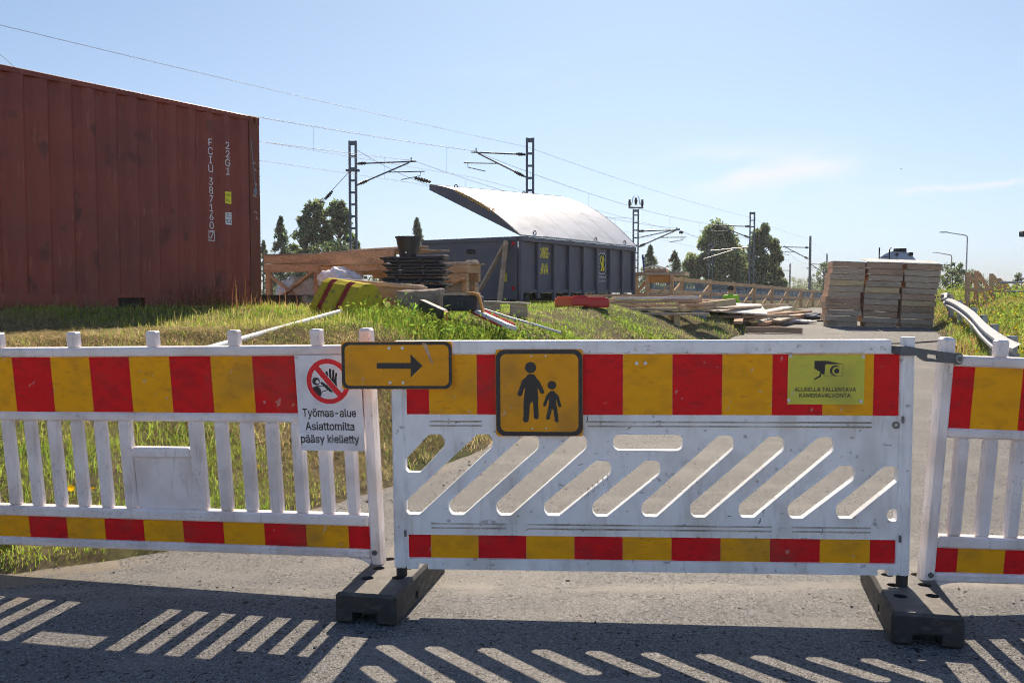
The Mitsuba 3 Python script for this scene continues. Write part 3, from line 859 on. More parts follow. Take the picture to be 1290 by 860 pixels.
# the lid, hinged along the long side's rim, arched, the far end lifted a little more
prof = []
NU, NV = 14, 22
def lidpt(s, t, off=0.):
    """s 0..1 along the skip, t 0..1 from the hinge to the free edge."""
    a = math.radians(26.5 + 5.5 * s)
    w, v = t * 2.84, .205 * 4 * t * (1 - t) * (1 + .35 * (t - .5)) + off
    return [s * (SL + .06) - .03, SH + .035 + w * math.sin(a) + v * math.cos(a), .03 - (w * math.cos(a) - v * math.sin(a))]
V, fc = [], []
for off in (0, -.03):
    for i in range(NU + 1):
        for j in range(NV + 1): V.append(lidpt(i / NU, j / NV, off))
n1 = (NU + 1) * (NV + 1)
for i in range(NU):
    for j in range(NV):
        a = i * (NV + 1) + j
        for o, fl in ((0, 0), (n1, 1)):
            qd = [a + o, a + 1 + o, a + NV + 2 + o, a + NV + 1 + o]
            if fl: qd = qd[::-1]
            fc += [[qd[0], qd[2], qd[1]], [qd[0], qd[3], qd[2]]]
add('lid_sheet', F(trimesh.Trimesh(V, fc, process=False)), 'lid_sheet', sk, 40)
def lidend(s, name):
    top = [lidpt(s, t, .004) for t in np.linspace(0, 1, 24)]
    bot = [np.array(lidpt(s, 0, 0)) * (1 - t) + (np.array(lidpt(s, 1, 0)) + np.array([0, -.11, 0])) * t - np.array([0, .02, 0]) for t in np.linspace(0, 1, 24)]
    th = np.array([.05 if s > .5 else -.05, 0, 0])
    P_ = [np.array(p) for p in top], [np.array(b) for b in bot]
    Vv, ff = [], []
    for k in range(24): Vv += [P_[0][k], P_[1][k], P_[0][k] + th, P_[1][k] + th]
    for k in range(23):
        a, b = k * 4, k * 4 + 4
        for i, j in ((0, 1), (1, 3), (3, 2), (2, 0)): ff += [[a + i, a + j, b + j], [a + i, b + j, b + i]]
    ff += [[0, 2, 3], [0, 3, 1], [92, 93, 95], [92, 95, 94]]
    m = trimesh.Trimesh(Vv, ff, process=False); m.fix_normals()
    return add(name, F(m), 'skip_paint', sk)
lidend(0., 'lid_end'); lidend(1., 'lid_end')
a0, a1 = np.array(lidpt(0, 1)), np.array(lidpt(1, 1))
add('lid_edge', F(beam(a0 + [0, -.05, 0], a1 + [0, -.05, 0], .04, .12, .006, up=(0, 1, 0))), 'skip_paint', sk)
for s_, t_ in ((.12, .93), (.62, .93), (.12, .03), (.62, .03), (.9, .03)):
    p = np.array(lidpt(s_, t_, .0)); lp = [p + [0.05 * math.cos(k) * 1.2, .07 * math.sin(k), 0] for k in np.linspace(0, math.pi, 8)]
    add('lid_eye', F(tube(lp, .012, 6)), 'skip_dark', sk)
for s_ in (.2, .4, .6, .8):
    V2, f2 = [], []
    for k_ in range(25):
        for ds in (-.0022, .0022): V2.append(np.array(lidpt(s_ + ds, k_ / 24, .004)))
    for k_ in range(24):
        a_ = k_ * 2; f2 += [[a_, a_ + 1, a_ + 3], [a_, a_ + 3, a_ + 2]]
    add('lid_seam', F(trimesh.Trimesh(V2, f2, process=False)), 'pale_steel', sk, True)
add('rim_highlight', F(bx(.9, SL - 2.2, SH + .004, SH + .05, .046, .075, .006)), 'pale_steel', sk)  # pale bar standing in for the bright highlight along the rim
# writing: a slanting line of letters on the lid end, two words and an emblem on the side
FE = Fr(F.pt(-.034, 0, 0), np.stack([F.M @ [0, 0, 1], F.M @ [0, 1, 0], F.M @ [-1, 0, 0]], 1))   # the end, seen from outside: right is towards w
dirv = np.array([lidpt(0, .02)[2] - lidpt(0, .98)[2], lidpt(0, .02)[1] - lidpt(0, .98)[1]]); an = math.atan2(dirv[1], dirv[0])
tm = text('www.cansilava.fi', 0, 0, .095, 1.25, .003, 0, True)
mid = (np.array(lidpt(0, .52, .03))[[2, 1]] + np.array(lidpt(0, .52))[[2, 1]]) / 2 - [0, .03]
r2 = np.array([[math.cos(an), -math.sin(an)], [math.sin(an), math.cos(an)]])
v = np.array(tm.vertices); v[:, :2] = (v[:, :2] - [0, .05]) @ r2.T + mid; v[:, 2] += .047; tm.vertices = v
add('lid_lettering', FE(tm), 'orange_letter', sk)
bay = (SL - .10) / 8
for tx, v in (('CANSI-', 1.03), ('LAVA', .66)):
    m_ = meshkit.text_mesh(tx, .235, .003, True); b = m_.bounds; vv = np.array(m_.vertices)
    vv[:, 0] = (vv[:, 0] - b[0][0]) * (.40 if tx == 'LAVA' else .47) / (b[1][0] - b[0][0]) + bay + .165; vv[:, 1] += v; vv[:, 2] += -.0445
    m_.vertices = vv; add('side_lettering', F(m_), 'yellow_letter', sk)


def emblem(par, F_, u, v, k, w, frame=True):
    o = Polygon([(u + k * a, v + k * b) for a, b in [(-.19, -.20), (-.13, -.27), (.13, -.27), (.19, -.20), (.19, .20), (.13, .27), (-.13, .27), (-.19, .20)]])
    if frame:
        add('emblem_frame', F_(extrude(o.difference(o.buffer(-.018 * k)), .003, w)), 'white_letter', par)
        add('emblem_ground', F_(extrude(o.buffer(-.018 * k), .002, w)), 'sign_black', par)
    L = lambda pts: LineString([(u + k * a, v + k * b) for a, b in pts]).buffer(.020 * k)
    sh = unary_union([L([(-.05, .19), (-.10, .14), (-.10, .06), (-.03, -.06), (-.03, -.13), (-.07, -.18)]), L([(.05, .19), (.01, .10), (-.03, -.18)]), L([(.05, .19), (.10, .10), (.04, 0), (.09, -.08), (.10, -.15), (.05, -.19)]), L([(.0, .02), (.05, -.18)])])
    add('emblem', F_(extrude(sh, .003, w + .002)), 'yellow_letter', par)


emblem(sk, F, 5.45 * bay + .09, .98, 1.0, -.0445)
add('side_small_print', F([text('VUOKRAUS', 5.45 * bay + .09, .60, .055, .40, .003, -.0445), text('010 27 05', 5.45 * bay + .09, .50, .045, .36, .003, -.0445)]), 'white_letter', sk)
emblem(sk, Fr(F.pt(-.002, 0, 0), FE.M), -.40, .56, .5, .001, False)

pr = thing('raking_prop', 'grey timber A-frame leaning against the door end of the skip', 'prop')
B0, B1, Tp = F.pt(-.36, .02, -1.02), F.pt(-.30, .0, -.36), F.pt(-.085, SH - .10, -.30)
add('raking_board', beam(B0, Tp, .045, .14, .004, up=F.M @ [-1, 0, 0]), 'timber_grey', pr)
add('upright_board', beam(B1 + np.array([0, 0, -.03]), Tp + F.M @ np.array([-.055, .0, .02]), .045, .14, .004, up=F.M @ [-1, 0, 0]), 'timber_grey', pr)


# ---------------------------------------------------------------- timber trestles, heaps and blocks on the bank
def trestle(label, O, ux, uy, L, Dp, H, z0, braceside, deckname='deck_board'):
    t = thing('timber_trestle', label, 'trestle')
    Ft = yawframe((O[0], O[1], z0), ux, uy)
    for u in (.05, L - .05):
        for w in (-.05, -Dp + .05): add('leg', Ft(bx(u - .045, u + .045, -.06, H - .30, w - .045, w + .045, .004)), 'timber_new', t)
    for w in (.0, -Dp):
        add('rail', Ft(bx(-.02, L + .02, H - .30, H - .165, w - .03 if w else -.05, w + .03 if w else .0, .004)), 'timber_new', t)
        add('rail', Ft(bx(-.02, L + .02, H - .155, H - .02, w - .03 if w else -.05, w + .03 if w else .0, .004)), 'timber_new', t)
    for u in (-.02, L - .02): add('side_rail', Ft(bx(u, u + .04, H - .155, H - .022, -Dp + .031, -.051, .004)), 'timber_new', t)
    for (a, b) in braceside:
        add('brace', beam(Ft.pt(*a), Ft.pt(*b), .035, .10, .004, up=Ft.M @ [0, 0, 1]), 'timber_new', t)
    n = max(3, int(Dp / .30))
    for k in range(n):
        w = -Dp + (k + .5) * Dp / n
        add(deckname, Ft(bx(-.10 + .05 * math.sin(k * 3), L + .08 + .06 * math.cos(k * 5), H - .018, H + .006 + .003 * (k % 2), w - Dp / n * .48, w + Dp / n * .48, .003)), 'timber_grey', t)
    return t, Ft


t1, FT1 = trestle('orange-brown timber trestle with crossed braces beside the container', (-4.20, 15.55), .955, -.30, 1.02, 2.6, 1.0, .99,
                  [((.09, .66, .02), (.93, .08, .02)), ((.09, .10, .055), (.95, .70, .055))])
FT1b = yawframe((-3.235, 15.20, 1.08), .70, -.714)
t2 = thing('timber_trestle', 'long timber trestle running from the crossed braces towards the black ribbed stack', 'trestle')
for u in (.06, 1.1, 2.0): add('leg', FT1b(bx(u - .045, u + .045, -.2, .58, -.12, -.03, .004)), 'timber_new', t2)
add('rail', FT1b(bx(.02, 2.1, .71, .90, -.05, .0, .004)), 'timber_new', t2)
add('rail', FT1b(bx(.02, 2.1, .60, .70, -.10, -.055, .004)), 'timber_new', t2)
add('back_rail', FT1b(bx(.3, 2.0, .50, .62, -.95, -.90, .004)), 'timber_new', t2)
add('brace', beam(FT1b.pt(.10, .66, -.08), FT1b.pt(1.30, -.02, -.08), .04, .11, .004, up=FT1b.M @ [0, 0, 1]), 'timber_new', t2)
add('brace', beam(FT1b.pt(1.95, .6, -.14), FT1b.pt(1.0, -.02, -.14), .04, .11, .004, up=FT1b.M @ [0, 0, 1]), 'timber_new', t2)
for k in range(5): add('deck_board', FT1b(bx(.05 + .05 * (k % 3), 2.2 - .11 * (k % 2), .903 + .004 * (k % 2), .928 + .004 * (k % 2), -.03 - .20 * k - .18, -.03 - .20 * k, .003)), 'timber_grey', t2)
for nm, p, lab in (('deck_plank', (.9, .96, -.2), 'thin dark plank lying on the long timber trestle'),):
    k = thing('loose_plank', lab, 'plank'); scene[k] = ply(FT1b([bx(.6, 2.4, .934, .960, -.42, -.2, .003)]), 'timber_grey')
t3, FT3 = trestle('timber trestle with one slanted brace in front of the skip door', (-1.62, 16.02), .80, -.60, 1.06, .34, .66, 1.17, [((.06, .02, .03), (1.04, .42, .03))])
add('back_sheet', FT3(bx(.10, 1.05, .02, .36, -.345, -.335)), 'pale_steel', t3)
for k, (u, l) in enumerate(((.25, .50), (.55, .55), (.92, .16))):
    kk = thing('board_offcut', ['pale board offcut on the trestle before the skip, nearest the ribbed stack', 'long pale board offcut lying mid-way on the trestle before the skip', 'short pale offcut at the right end of the trestle before the skip'][k], 'board')
    scene[kk] = ply(FT3(bx(u, u + l, .672 + .001 * k, .70 + .03 * (k == 2), -.30, -.10 - .03 * k, .003)), 'timber_pale')


def cloth(name, label, cat, C, S, seed, mat_='tarp', cover=None):
    t = trimesh.creation.icosphere(4)
    v = np.array(t.vertices)
    n = np.abs(meshkit.fbm(v * 2.1 + seed, 3, seed) - .5) * 2
    n2 = meshkit.fbm(v * 1.1 + seed * 3, 2, seed + 5) - .5
    v = v * (1 + n2[:, None] * .9 - n[:, None] * .55)
    v = v * S; v[:, 2] = np.maximum(v[:, 2], -S[2] * .55)
    k = thing(name, label, cat)
    scene[k] = ply(trimesh.Trimesh(v + C, t.faces, process=False), mat_, 30)
    return k


cloth('white_tarpaulin', 'crumpled white tarpaulin seen through the crossed braces of the trestle', 'tarpaulin', [-3.70, 16.2, 1.36], [.46, .30, .36], 3)
cloth('white_tarpaulin', 'crumpled white plastic sheet lying behind the yellow concrete block', 'tarpaulin', [-2.66, 14.35, 1.42], [.44, .28, .30], 11)
k = thing('mortar_tub', 'low black tub standing in the grass under the crossed-brace trestle', 'tub')
tubm = hull([[x * (1 if z else .86), y * (1 if z else .86), z * .28] for x in (-.30, .30) for y in (-.2, .2) for z in (0, 1)])
tubm = man(fromman(tubm) - fromman(hull([[x * (1 if z else .86), y * (1 if z else .86), .02 + z * .30] for x in (-.275, .275) for y in (-.175, .175) for z in (0, 1)])))
tubm.apply_translation([-3.80, 15.05, 1.02]); add('shell', tubm, 'dark_plastic', k)
add('rim', man(fromman(bx(-4.12, -3.48, 14.83, 15.27, 1.285, 1.308, .004)) - fromman(bx(-4.08, -3.52, 14.87, 15.23, 1.1, 1.5))), 'dark_plastic', k)

# the painted concrete block, tilted on the bank, and two weathered blocks beyond it
jb = thing('concrete_block', 'yellow concrete road block with red panels lying on the bank behind the white pole', 'concrete block')
FJ = yawframe((-2.58, 12.78, 1.125), .66, -.75)
Mx = trimesh.transformations.rotation_matrix(math.radians(5.5), FJ.M @ [0, 0, -1], FJ.O)[:3, :3]
FJ = Fr(FJ.O, Mx @ FJ.M)
def jprof(u0, u1, e=0.):
    return hull([[u, v, w] for u in (u0, u1) for v, w in ((-.05, .27 + e), (.05, .27 + e), (.37, .10 + e), (.42, .03), (.42, -.10), (.37, -.17), (-.05, -.40))])
segs = [(0, .15, 0), (.152, .30, 1), (.302, .60, 0), (.602, .75, 1), (.752, .98, 0)]
for a, b, r in segs: add('red_panel' if r else 'yellow_panel', FJ(jprof(a, b, -.022 if r else 0)), 'jersey_red' if r else 'jersey_yellow', jb)
for a in (.152, .602): add('cap', FJ(bx(a, a + .148, .385, .424, -.09, .03, .006)), 'jersey_yellow', jb)


def rough_block(label, C, S, yaw, tilt, matn='concrete', seed=1):
    b = trimesh.creation.box(S); b = b.subdivide().subdivide().subdivide()
    v = np.array(b.vertices); v += (meshkit.fbm(v * 9 + seed, 3, seed) - .5)[:, None] * .07 * np.sign(v)
    m = trimesh.Trimesh(v, b.faces, process=False)
    m.apply_transform(trimesh.transformations.euler_matrix(tilt, 0, yaw)); m.apply_translation(C)
    k = thing('concrete_block', label, 'concrete block'); scene[k] = ply(m, matn); return k


rough_block('long weathered brown block lying behind the yellow road block', [-1.75, 12.95, 1.33], [.95, .34, .22], -.5, .05, 'concrete', 2)
rough_block('chipped brown concrete block in front of the ribbed black stack', [-1.22, 12.3, 1.24], [.52, .36, .26], -.35, .1, 'concrete', 5)
for i, (u, lab) in enumerate(((0, 'weathered plank lying across the top of the yellow road block'), (.17, 'second weathered plank on the brown blocks behind the yellow road block'))):
    k = thing('weathered_plank', lab, 'plank')
    scene[k] = ply(beam([-2.45 + u, 13.25 - u * .6, 1.52 - u * .2], [-1.25 + u * .3, 12.55 - u * .3, 1.42 - .1 * u], .16, .04, .004), 'timber_grey')

# the stack of black ribbed barrier feet with a black tub on it
FS = yawframe((-1.92, 13.35, 1.285), .985, -.17)
for i in range(6):
    z = .0985 * i
    j = .035 * math.sin(i * 2.3)
    t = thing('spare_barrier_foot', ['lowest', 'second lowest', 'third lowest', 'third highest', 'second highest', 'topmost'][i] + ' black rubber foot in the ribbed stack on the bank', 'barrier foot')
    core = bx(.07 + j, .90 + j, z, z + .086, -.40, -.03, .01)
    add('body', FS(core), 'dark_plastic', t)
    lip = hull([[a, b, c] for a, c in ((.02 + j, .0), (.97 + j, .0), (.02 + j, -.44), (.97 + j, -.44)) for b in (z + .060, z + .076)] + [[a, z + .012, c] for a in (.10 + j, .87 + j) for c in (-.06, -.38)])
    add('lip', FS(lip), 'dark_plastic', t)
    for u in (.26, .60): add('web', FS(bx(u + j, u + .05 + j, z + .004, z + .07, -.022, .012, .008)), 'dark_plastic', t)
zt = .0985 * 5 + .086
for i, (u, l) in enumerate(((.52, .42),)):
    k = thing('grey_slab', 'thin pale slab lying on top of the black ribbed stack', 'slab'); scene[k] = ply(FS(bx(u, u + l, zt + .002, zt + .028, -.36, -.06, .006)), 'concrete')
bk = thing('black_bucket', 'black tapered tub standing on top of the ribbed stack', 'tub')
th = np.linspace(0, 2 * np.pi, 29)[:-1]
prof = np.array([[0, 0], [.135, 0], [.185, .27], [.197, .272], [.197, .295], [.178, .295], [.13, .02], [0, .02]])
c = trimesh.creation.revolve(prof, sections=30); c.apply_translation(FS.pt(.37, zt + .003, -.2)); add('shell', c, 'dark_plastic', bk, 30)
sp = trimesh.creation.icosphere(1, .014); sp.apply_translation(FS.pt(.37, zt + .06, -.05)); add('valve', sp, 'white_paint', bk)
cl = rng.normal(0, 1, (40, 3)) * [.07, .07, .012] + FS.pt(.37, zt + .285, -.2)
add('contents', hull(cl), 'dark_cloth', bk)
# a low pile right of the stack
t = thing('spare_barrier_foot', 'black foot lying flat beside an orange bracket, below the pale board', 'barrier foot')
FP = yawframe((-.90, 11.85, 1.10), .97, -.24)
add('body', FP(bx(0, .46, .0, .20, -.35, 0, .02)), 'dark_plastic', t); add('web', FP([bx(.08, .12, .02, .17, 0, .012, .004), bx(.26, .30, .02, .17, 0, .012, .004)]), 'dark_plastic', t)
k = thing('pale_board', 'pale weathered board resting on the black foot beside the orange bracket', 'board'); scene[k] = ply(FP(bx(-.02, .42, .203, .235, -.33, -.01, .004)), 'timber_grey')
k = thing('orange_bracket', 'bent orange plastic bracket hanging off the black foot on the bank', 'bracket')
ob = [FP.pt(.36, .235, .03), FP.pt(.49, .215, .03), FP.pt(.52, .12, .04), FP.pt(.56, -.02, .05)]
for i in range(3): add('arm', beam(ob[i], ob[i + 1], .035, .075, .01, up=FP.M @ [0, 0, 1]), 'panel_orange', k)
db = thing('dark_beam', 'dark grey beam half sunk in the tall grass behind the arrow sign', 'beam')
add('beam', beam([-1.12, 11.35, 1.19], [-.79, 10.75, 1.07], .08, .125, .008), 'dark_plastic', db)
add('end_plate', beam([-.787, 10.745, 1.07], [-.76, 10.69, 1.06], .06, .10, .008), 'panel_orange', db)
rw = thing('marker_plank', 'white marker plank edged in red lying on the grass slope', 'plank')
a, b = np.array([-.72, 12.3, 1.205]), np.array([.0, 11.15, .91])
add('plank', beam(a, b, .165, .05, .006, roll=.25), 'white_paint', rw)
d_ = (b - a) / np.linalg.norm(b - a); sd = np.cross(d_, [0, 0, 1]); sd /= np.linalg.norm(sd)
add('red_edge', beam(a + sd * .089 + d_ * .12 + [0, 0, -.01], b + sd * .089 - d_ * .1 + [0, 0, -.01], .014, .028, .004, roll=.25), 'red_plastic', rw)
add('red_edge', beam(a - sd * .090 + d_ * .05 + [0, 0, .015], b - sd * .090 - d_ * .08 + [0, 0, .015], .012, .03, .004, roll=.25), 'red_plastic', rw)
for k_ in (.4, .62):
    p = a + (b - a) * k_ + [0, 0, .028]; c = trimesh.creation.cylinder(.012, .004, sections=10); c.apply_translation(p); add('hole_plug', c, 'dark_steel', rw)
pole = thing('white_pole', 'thin white pole on the grass right of the marker plank', 'pole')
pp = [[-.52, 12.55, 1.15], [-.28, 12.4, 1.08], [-.05, 12.2, 1.01], [.3, 12.25, .91], [.66, 12.3, .80]]
scene[pole] = ply(tube(pp, .017, 8), 'white_paint', True)
pipe = thing('white_pipe', 'thick white pipe with a black end lying on the slope in front of the container', 'pipe')
pa, pb = np.array([-2.56, 7.62, gz(-2.56, 7.62) + .05]), np.array([-2.14, 11.4, 1.105])
add('tube', tube([pa, (pa + pb) / 2, pb], .027, 14), 'white_paint', pipe, 30)
dd = (pb - pa) / np.linalg.norm(pb - pa)
add('end_cap', tube([pa - dd * .05, pa + dd * .03], .034, 14), 'black_rubber', pipe, 30)
add('collar', tube([pa + dd * .55, pa + dd * .66], .036, 14), 'dark_steel', pipe, 30)
add('strap', tube([pa + dd * .1 + [0, 0, -.02], pa + dd * .1 + [.06, -.02, -.10], pa + dd * .2 + [.10, -.03, -.10], pa + dd * .3 + [.02, 0, -.03]], .007, 6), 'black_rubber', pipe, 30)
pl = thing('board_table', 'thin board lying flat on two dark blocks in the grass before the skip', 'board')
z_ = gz(-.2, 13.6)
scene[pl] = ply(beam([-.62, 13.62, z_ + .185], [.24, 13.45, z_ + .150], .28, .026, .004), 'timber_pale')
for i, (x, y) in enumerate(((-.30, 13.55), (.10, 13.48))):
    k = thing('dark_support', ('left', 'right')[i] + ' dark block under the flat board before the skip', 'block')
    scene[k] = ply(bx(x - .13, x + .13, y - .12, y + .12, z_ - .05, z_ + (.155 if i == 0 else .138), .01), 'timber_grey')

# red and orange plastic cases
for i, (x, y, l, m_, lab, dz) in enumerate(((.98, 17.0, .36, 'orange_plastic', 'small orange plastic crate left of the two red ones at the plank pile', 0), (1.25, 16.9, .30, 'red_plastic', 'dull red crate squeezed between the orange and the longer red crate', .02), (1.57, 17.1, .46, 'red_plastic', 'longer red rounded crate lying nearest the plank pile', .02))):
    k = thing('plastic_crate', lab, 'crate')
    z = gz(x, y)
    add('shell', hull([[x + sx * l / 2 * k2, y + sy * .2 * k2, z + h + dz] for sx in (-1, 1) for sy in (-1, 1) for h, k2 in ((.0, .92), (.03, 1), (.13, 1), (.175, .86))]), m_, k)
    add('lid_ridge', bx(x - l * .36, x + l * .36, y - .14, y + .14, z + .172 + dz, z + .195 + dz, .01), m_, k)

# ---------------------------------------------------------------- planks
def plank(label, a, b, w, h, m_, name='plank', roll=0., group=None):
    k = thing(name, label, 'plank', group); scene[k] = ply(beam(a, b, w, h, .004, roll=roll), m_); return k


# the long pile before the skip: courses of boards, running left to right
pz = .93
pile = [('lowest front board of the long plank pile', (2.1, 18.55, pz), (4.05, 18.9, pz - .02), .22, .05, 'timber_grey'),
        ('grey board second from the bottom at the front of the plank pile', (1.95, 18.75, pz + .075), (3.4, 18.8, pz + .085), .24, .055, 'timber_grey'),
        ('long brown board half-way up the plank pile', (1.75, 18.95, pz + .15), (4.25, 19.25, pz + .165), .26, .06, 'timber_brown'),
        ('upper brown board of the plank pile, just below the white one', (1.9, 19.1, pz + .225), (4.0, 19.45, pz + .245), .24, .06, 'timber_brown'),
        ('pale, almost white board on top of the plank pile', (2.15, 19.15, pz + .30), (3.95, 19.5, pz + .325), .25, .055, 'timber_white'),
        ('reddish board at the back of the pile nearest the skip', (1.62, 19.9, pz + .36), (4.0, 20.4, pz + .36), .26, .06, 'timber_brown'),
        ('short grey board end sticking out left of the plank pile', (1.35, 19.3, pz + .26), (2.2, 19.5, pz + .27), .16, .05, 'timber_grey'),
        ('splintered board left of the pile beside the red crates', (1.1, 19.5, pz + .30), (1.95, 19.6, pz + .31), .14, .04, 'timber_brown'),
        ('yellowish beam reaching right from the plank pile', (3.5, 19.0, pz + .10), (5.0, 20.6, pz + .22), .12, .14, 'timber_yellow'),
        ('brown board under the yellowish beam at the right of the pile', (3.6, 19.3, pz + .22), (5.15, 22.3, pz + .24), .20, .05, 'timber_brown'),
        ('grey pole board behind the plank pile pointing at the railing', (3.4, 20.3, pz + .29), (5.4, 23.6, pz + .25), .18, .05, 'timber_grey')]
for lab, a, b, w, h, m_ in pile: plank(lab, a, b, w, h, m_)
for i, (x, y) in enumerate(((2.35, 18.8), (2.9, 18.9), (3.4, 19.0))):
    k = thing('bearer_block', ('left', 'middle', 'right')[i] + ' timber bearer under the long plank pile', 'block')
    scene[k] = ply(bx(x - .06, x + .06, y - .2, y + .5, gz(x, y) - .1, pz - .026, .004), 'timber_yellow' if i == 2 else 'timber_grey')

lz = lambda x, y: max(float(zroad(x, y)), gz(x, y))
L2 = [('wide pale sheet of formwork on top of the loose planks', (5.31, 26.84, 0.96), (7.01, 25.13, 0.91), 1.16, 0.033, 'timber_white'),
      ('long pale plank in front of the loose heap, pointing down left', (4.09, 21.47, 0.57), (6.77, 26.60, 0.81), 0.24, 0.055, 'timber_white'),
      ('bright plank on the far side of the loose heap', (6.47, 24.89, 0.76), (9.39, 30.87, 0.89), 0.24, 0.055, 'timber_white'),
      ('pale plank lying behind the wide formwork sheet', (5.98, 28.79, 0.88), (7.69, 31.23, 1.03), 0.29, 0.055, 'timber_pale'),
      ('grey plank under the bright plank at the right of the heap', (6.22, 24.40, 0.61), (8.78, 28.91, 0.76), 0.22, 0.066, 'timber_grey'),
      ('dark plank low at the right end of the loose heap', (6.59, 24.77, 0.49), (8.97, 28.43, 0.64), 0.24, 0.077, 'timber_brown'),
      ('brown beam end sticking out at the front of the heap', (4.88, 24.16, 0.47), (6.41, 23.18, 0.35), 0.17, 0.176, 'timber_brown'),
      ('second brown beam end at the front right of the heap', (5.73, 25.86, 0.52), (7.93, 25.13, 0.32), 0.17, 0.132, 'timber_brown'),
      ('thin strip of wood on the asphalt left of the heap', (4.27, 21.96, 0.35), (5.31, 23.06, 0.42), 0.10, 0.033, 'timber_grey'),
      ('pale lath resting on the grey sack', (4.15, 22.20, 0.64), (5.49, 24.77, 0.76), 0.15, 0.033, 'timber_white'),
      ('grey board at the very back of the loose heap, parallel to the railing', (7.0, 27.2, .98), (9.6, 31.6, .96), .22, .06, 'timber_grey'),
      ('brown plank slanting under the bright plank at the right end', (6.6, 25.4, .70), (9.3, 28.6, .78), .20, .07, 'timber_brown'),
      ('pale plank lying alone on the road right of the heap', (7.4, 25.6, .58), (9.9, 30.4, .74), .22, .05, 'timber_pale'),
      ('grey plank crossing the heap from left to right under the sheet', (4.6, 23.4, .74), (7.6, 24.9, .72), .24, .06, 'timber_grey'),
      ('brown plank below the wide sheet, its end towards the camera', (5.6, 22.6, .62), (6.5, 26.0, .80), .22, .07, 'timber_brown'),
      ('long grey plank joining the plank pile and the loose heap', (3.9, 20.9, .95), (6.9, 25.6, .98), .22, .05, 'timber_grey'),
      ('yellowish lath on top of the long grey joining plank', (4.3, 21.2, 1.01), (5.9, 24.2, 1.04), .10, .04, 'timber_yellow'),
      ('stub of beam at the foot of the heap on the asphalt', (5.9, 23.0, .44), (7.2, 22.6, .42), .16, .14, 'timber_brown'),
      ('short board between the plank pile and the grey sack', (3.66, 20.98, 0.69), (4.27, 21.84, 0.72), 0.20, 0.033, 'timber_pale')]
for lab, a, b, w, h, m_ in L2:
    if lab.startswith('wide pale'):
        k = thing('loose_plank', lab, 'plank')
        cn = np.array([(4.75, 22.9, .93), (6.75, 24.1, .80), (7.25, 26.6, 1.04), (5.15, 25.8, 1.12)])
        scene[k] = ply(hull(np.vstack([cn, cn - [0, 0, .03]])), m_); continue
    plank(lab, a, b, w, h, m_, 'loose_plank', roll=-.14 if m_ in ('timber_white', 'timber_pale') else 0)
cloth('grey_sack', 'blue-grey filled sack lying among the loose planks', 'sack', [4.27, 21.4, .80], [.30, .26, .25], 21, 'bag_grey')
cloth('pale_heap', 'low pale heap at the railing foot just left of the stacked elements', 'heap', [9.4, 29.5, .60], [1.1, .5, .16], 31, 'bag_grey')
cloth('pale_heap', 'flat white sheet of plastic on the road behind the loose planks', 'sheet', [8.0, 27.6, .50], [1.0, .4, .12], 37, 'tarp')
pb_ = thing('lost_chip', 'small dark chip of wood on the road in front of the loose heap', 'chip'); scene[pb_] = ply(bx(7.0, 7.25, 24.0, 24.07, .362, .39, .004), 'timber_grey')

# ---------------------------------------------------------------- stacked timber elements
FK = yawframe((8.94, 26.0, .485), .979, -.205)
_r = math.radians(-2.3); FK = Fr(FK.O, FK.M @ np.array([[math.cos(_r), -math.sin(_r), 0], [math.sin(_r), math.cos(_r), 0], [0, 0, 1]]))
NL, EH = 10, .170
names = ['left', 'middle', 'right']
for cidx, (u0, wd) in enumerate(((.02, .93), (1.0, .96), (2.0, .92))):
    for r in range(NL):
        jit = .035 * math.sin(r * 1.7 + cidx * 2.1) - (.05 if r < 6 else 0) + .02 * r * .3
        z = .09 + r * EH
        a = u0 + jit; b = a + wd - (.06 if (r * 7 + cidx * 3) % 4 == 0 else 0)
        b = min(b, [.985, 1.975, 9][cidx] - .03 * (r % 3 == 0))
        a = max(a, [-9, .995, 1.99][cidx])
        lvl = ['lowest', 'second lowest', 'third lowest', 'fourth lowest', 'fifth lowest', 'sixth lowest', 'fourth highest', 'third highest', 'second highest', 'topmost'][r]
        t = thing('timber_element', f'{lvl} flat timber box element of the {names[cidx]} stack on the road', 'timber element')
        mm = ['timber_grey', 'timber_grey', 'timber_brown', 'timber_grey', 'timber_yellow', 'timber_grey', 'timber_brown'][(r * 3 + cidx * 5 + (r * cidx)) % 7]
        add('front_board', FK(bx(a, b, z, z + EH - .026, -.022, 0, .003)), mm, t)
        add('side_board', FK(bx(b - .024, b - .001, z, z + EH - .018, -1.1, -.023, .003)), 'timber_brown', t)
        add('side_board', FK(bx(a + .001, a + .024, z, z + EH - .018, -1.1, -.023, .003)), 'timber_brown', t)
        add('top_sheet', FK(bx(a - .002, b + .002, z + EH - .0165, z + EH - .003, -1.12, -.025)), 'timber_white' if r == NL - 1 else 'timber_brown', t)
for i, u in enumerate((.46, 1.48, 2.45)):
    k = thing('bearer_block', ('left', 'middle', 'right')[i] + ' dark bearer under the stacked timber elements', 'block'); scene[k] = ply(FK(bx(u - .40, u + .40, -.12, .088, -1.0, -.05, .004)), 'timber_grey')

for cidx, (u0, wd) in enumerate(((1.0, .98), (2.0, .92))):
    k = thing('white_cover', ['white cover sheet lying loose on top of the middle timber stack', 'white cover sheet lying loose on top of the right timber stack'][cidx], 'sheet')
    zt_ = .09 + NL * EH
    scene[k] = ply(FK(hull([[u0 + a, zt_ + h, w_] for a in (0, wd) for h, w_ in ((.0, .01), (.012, .01), (.12, -1.05), (.135, -1.05))])), 'timber_white')

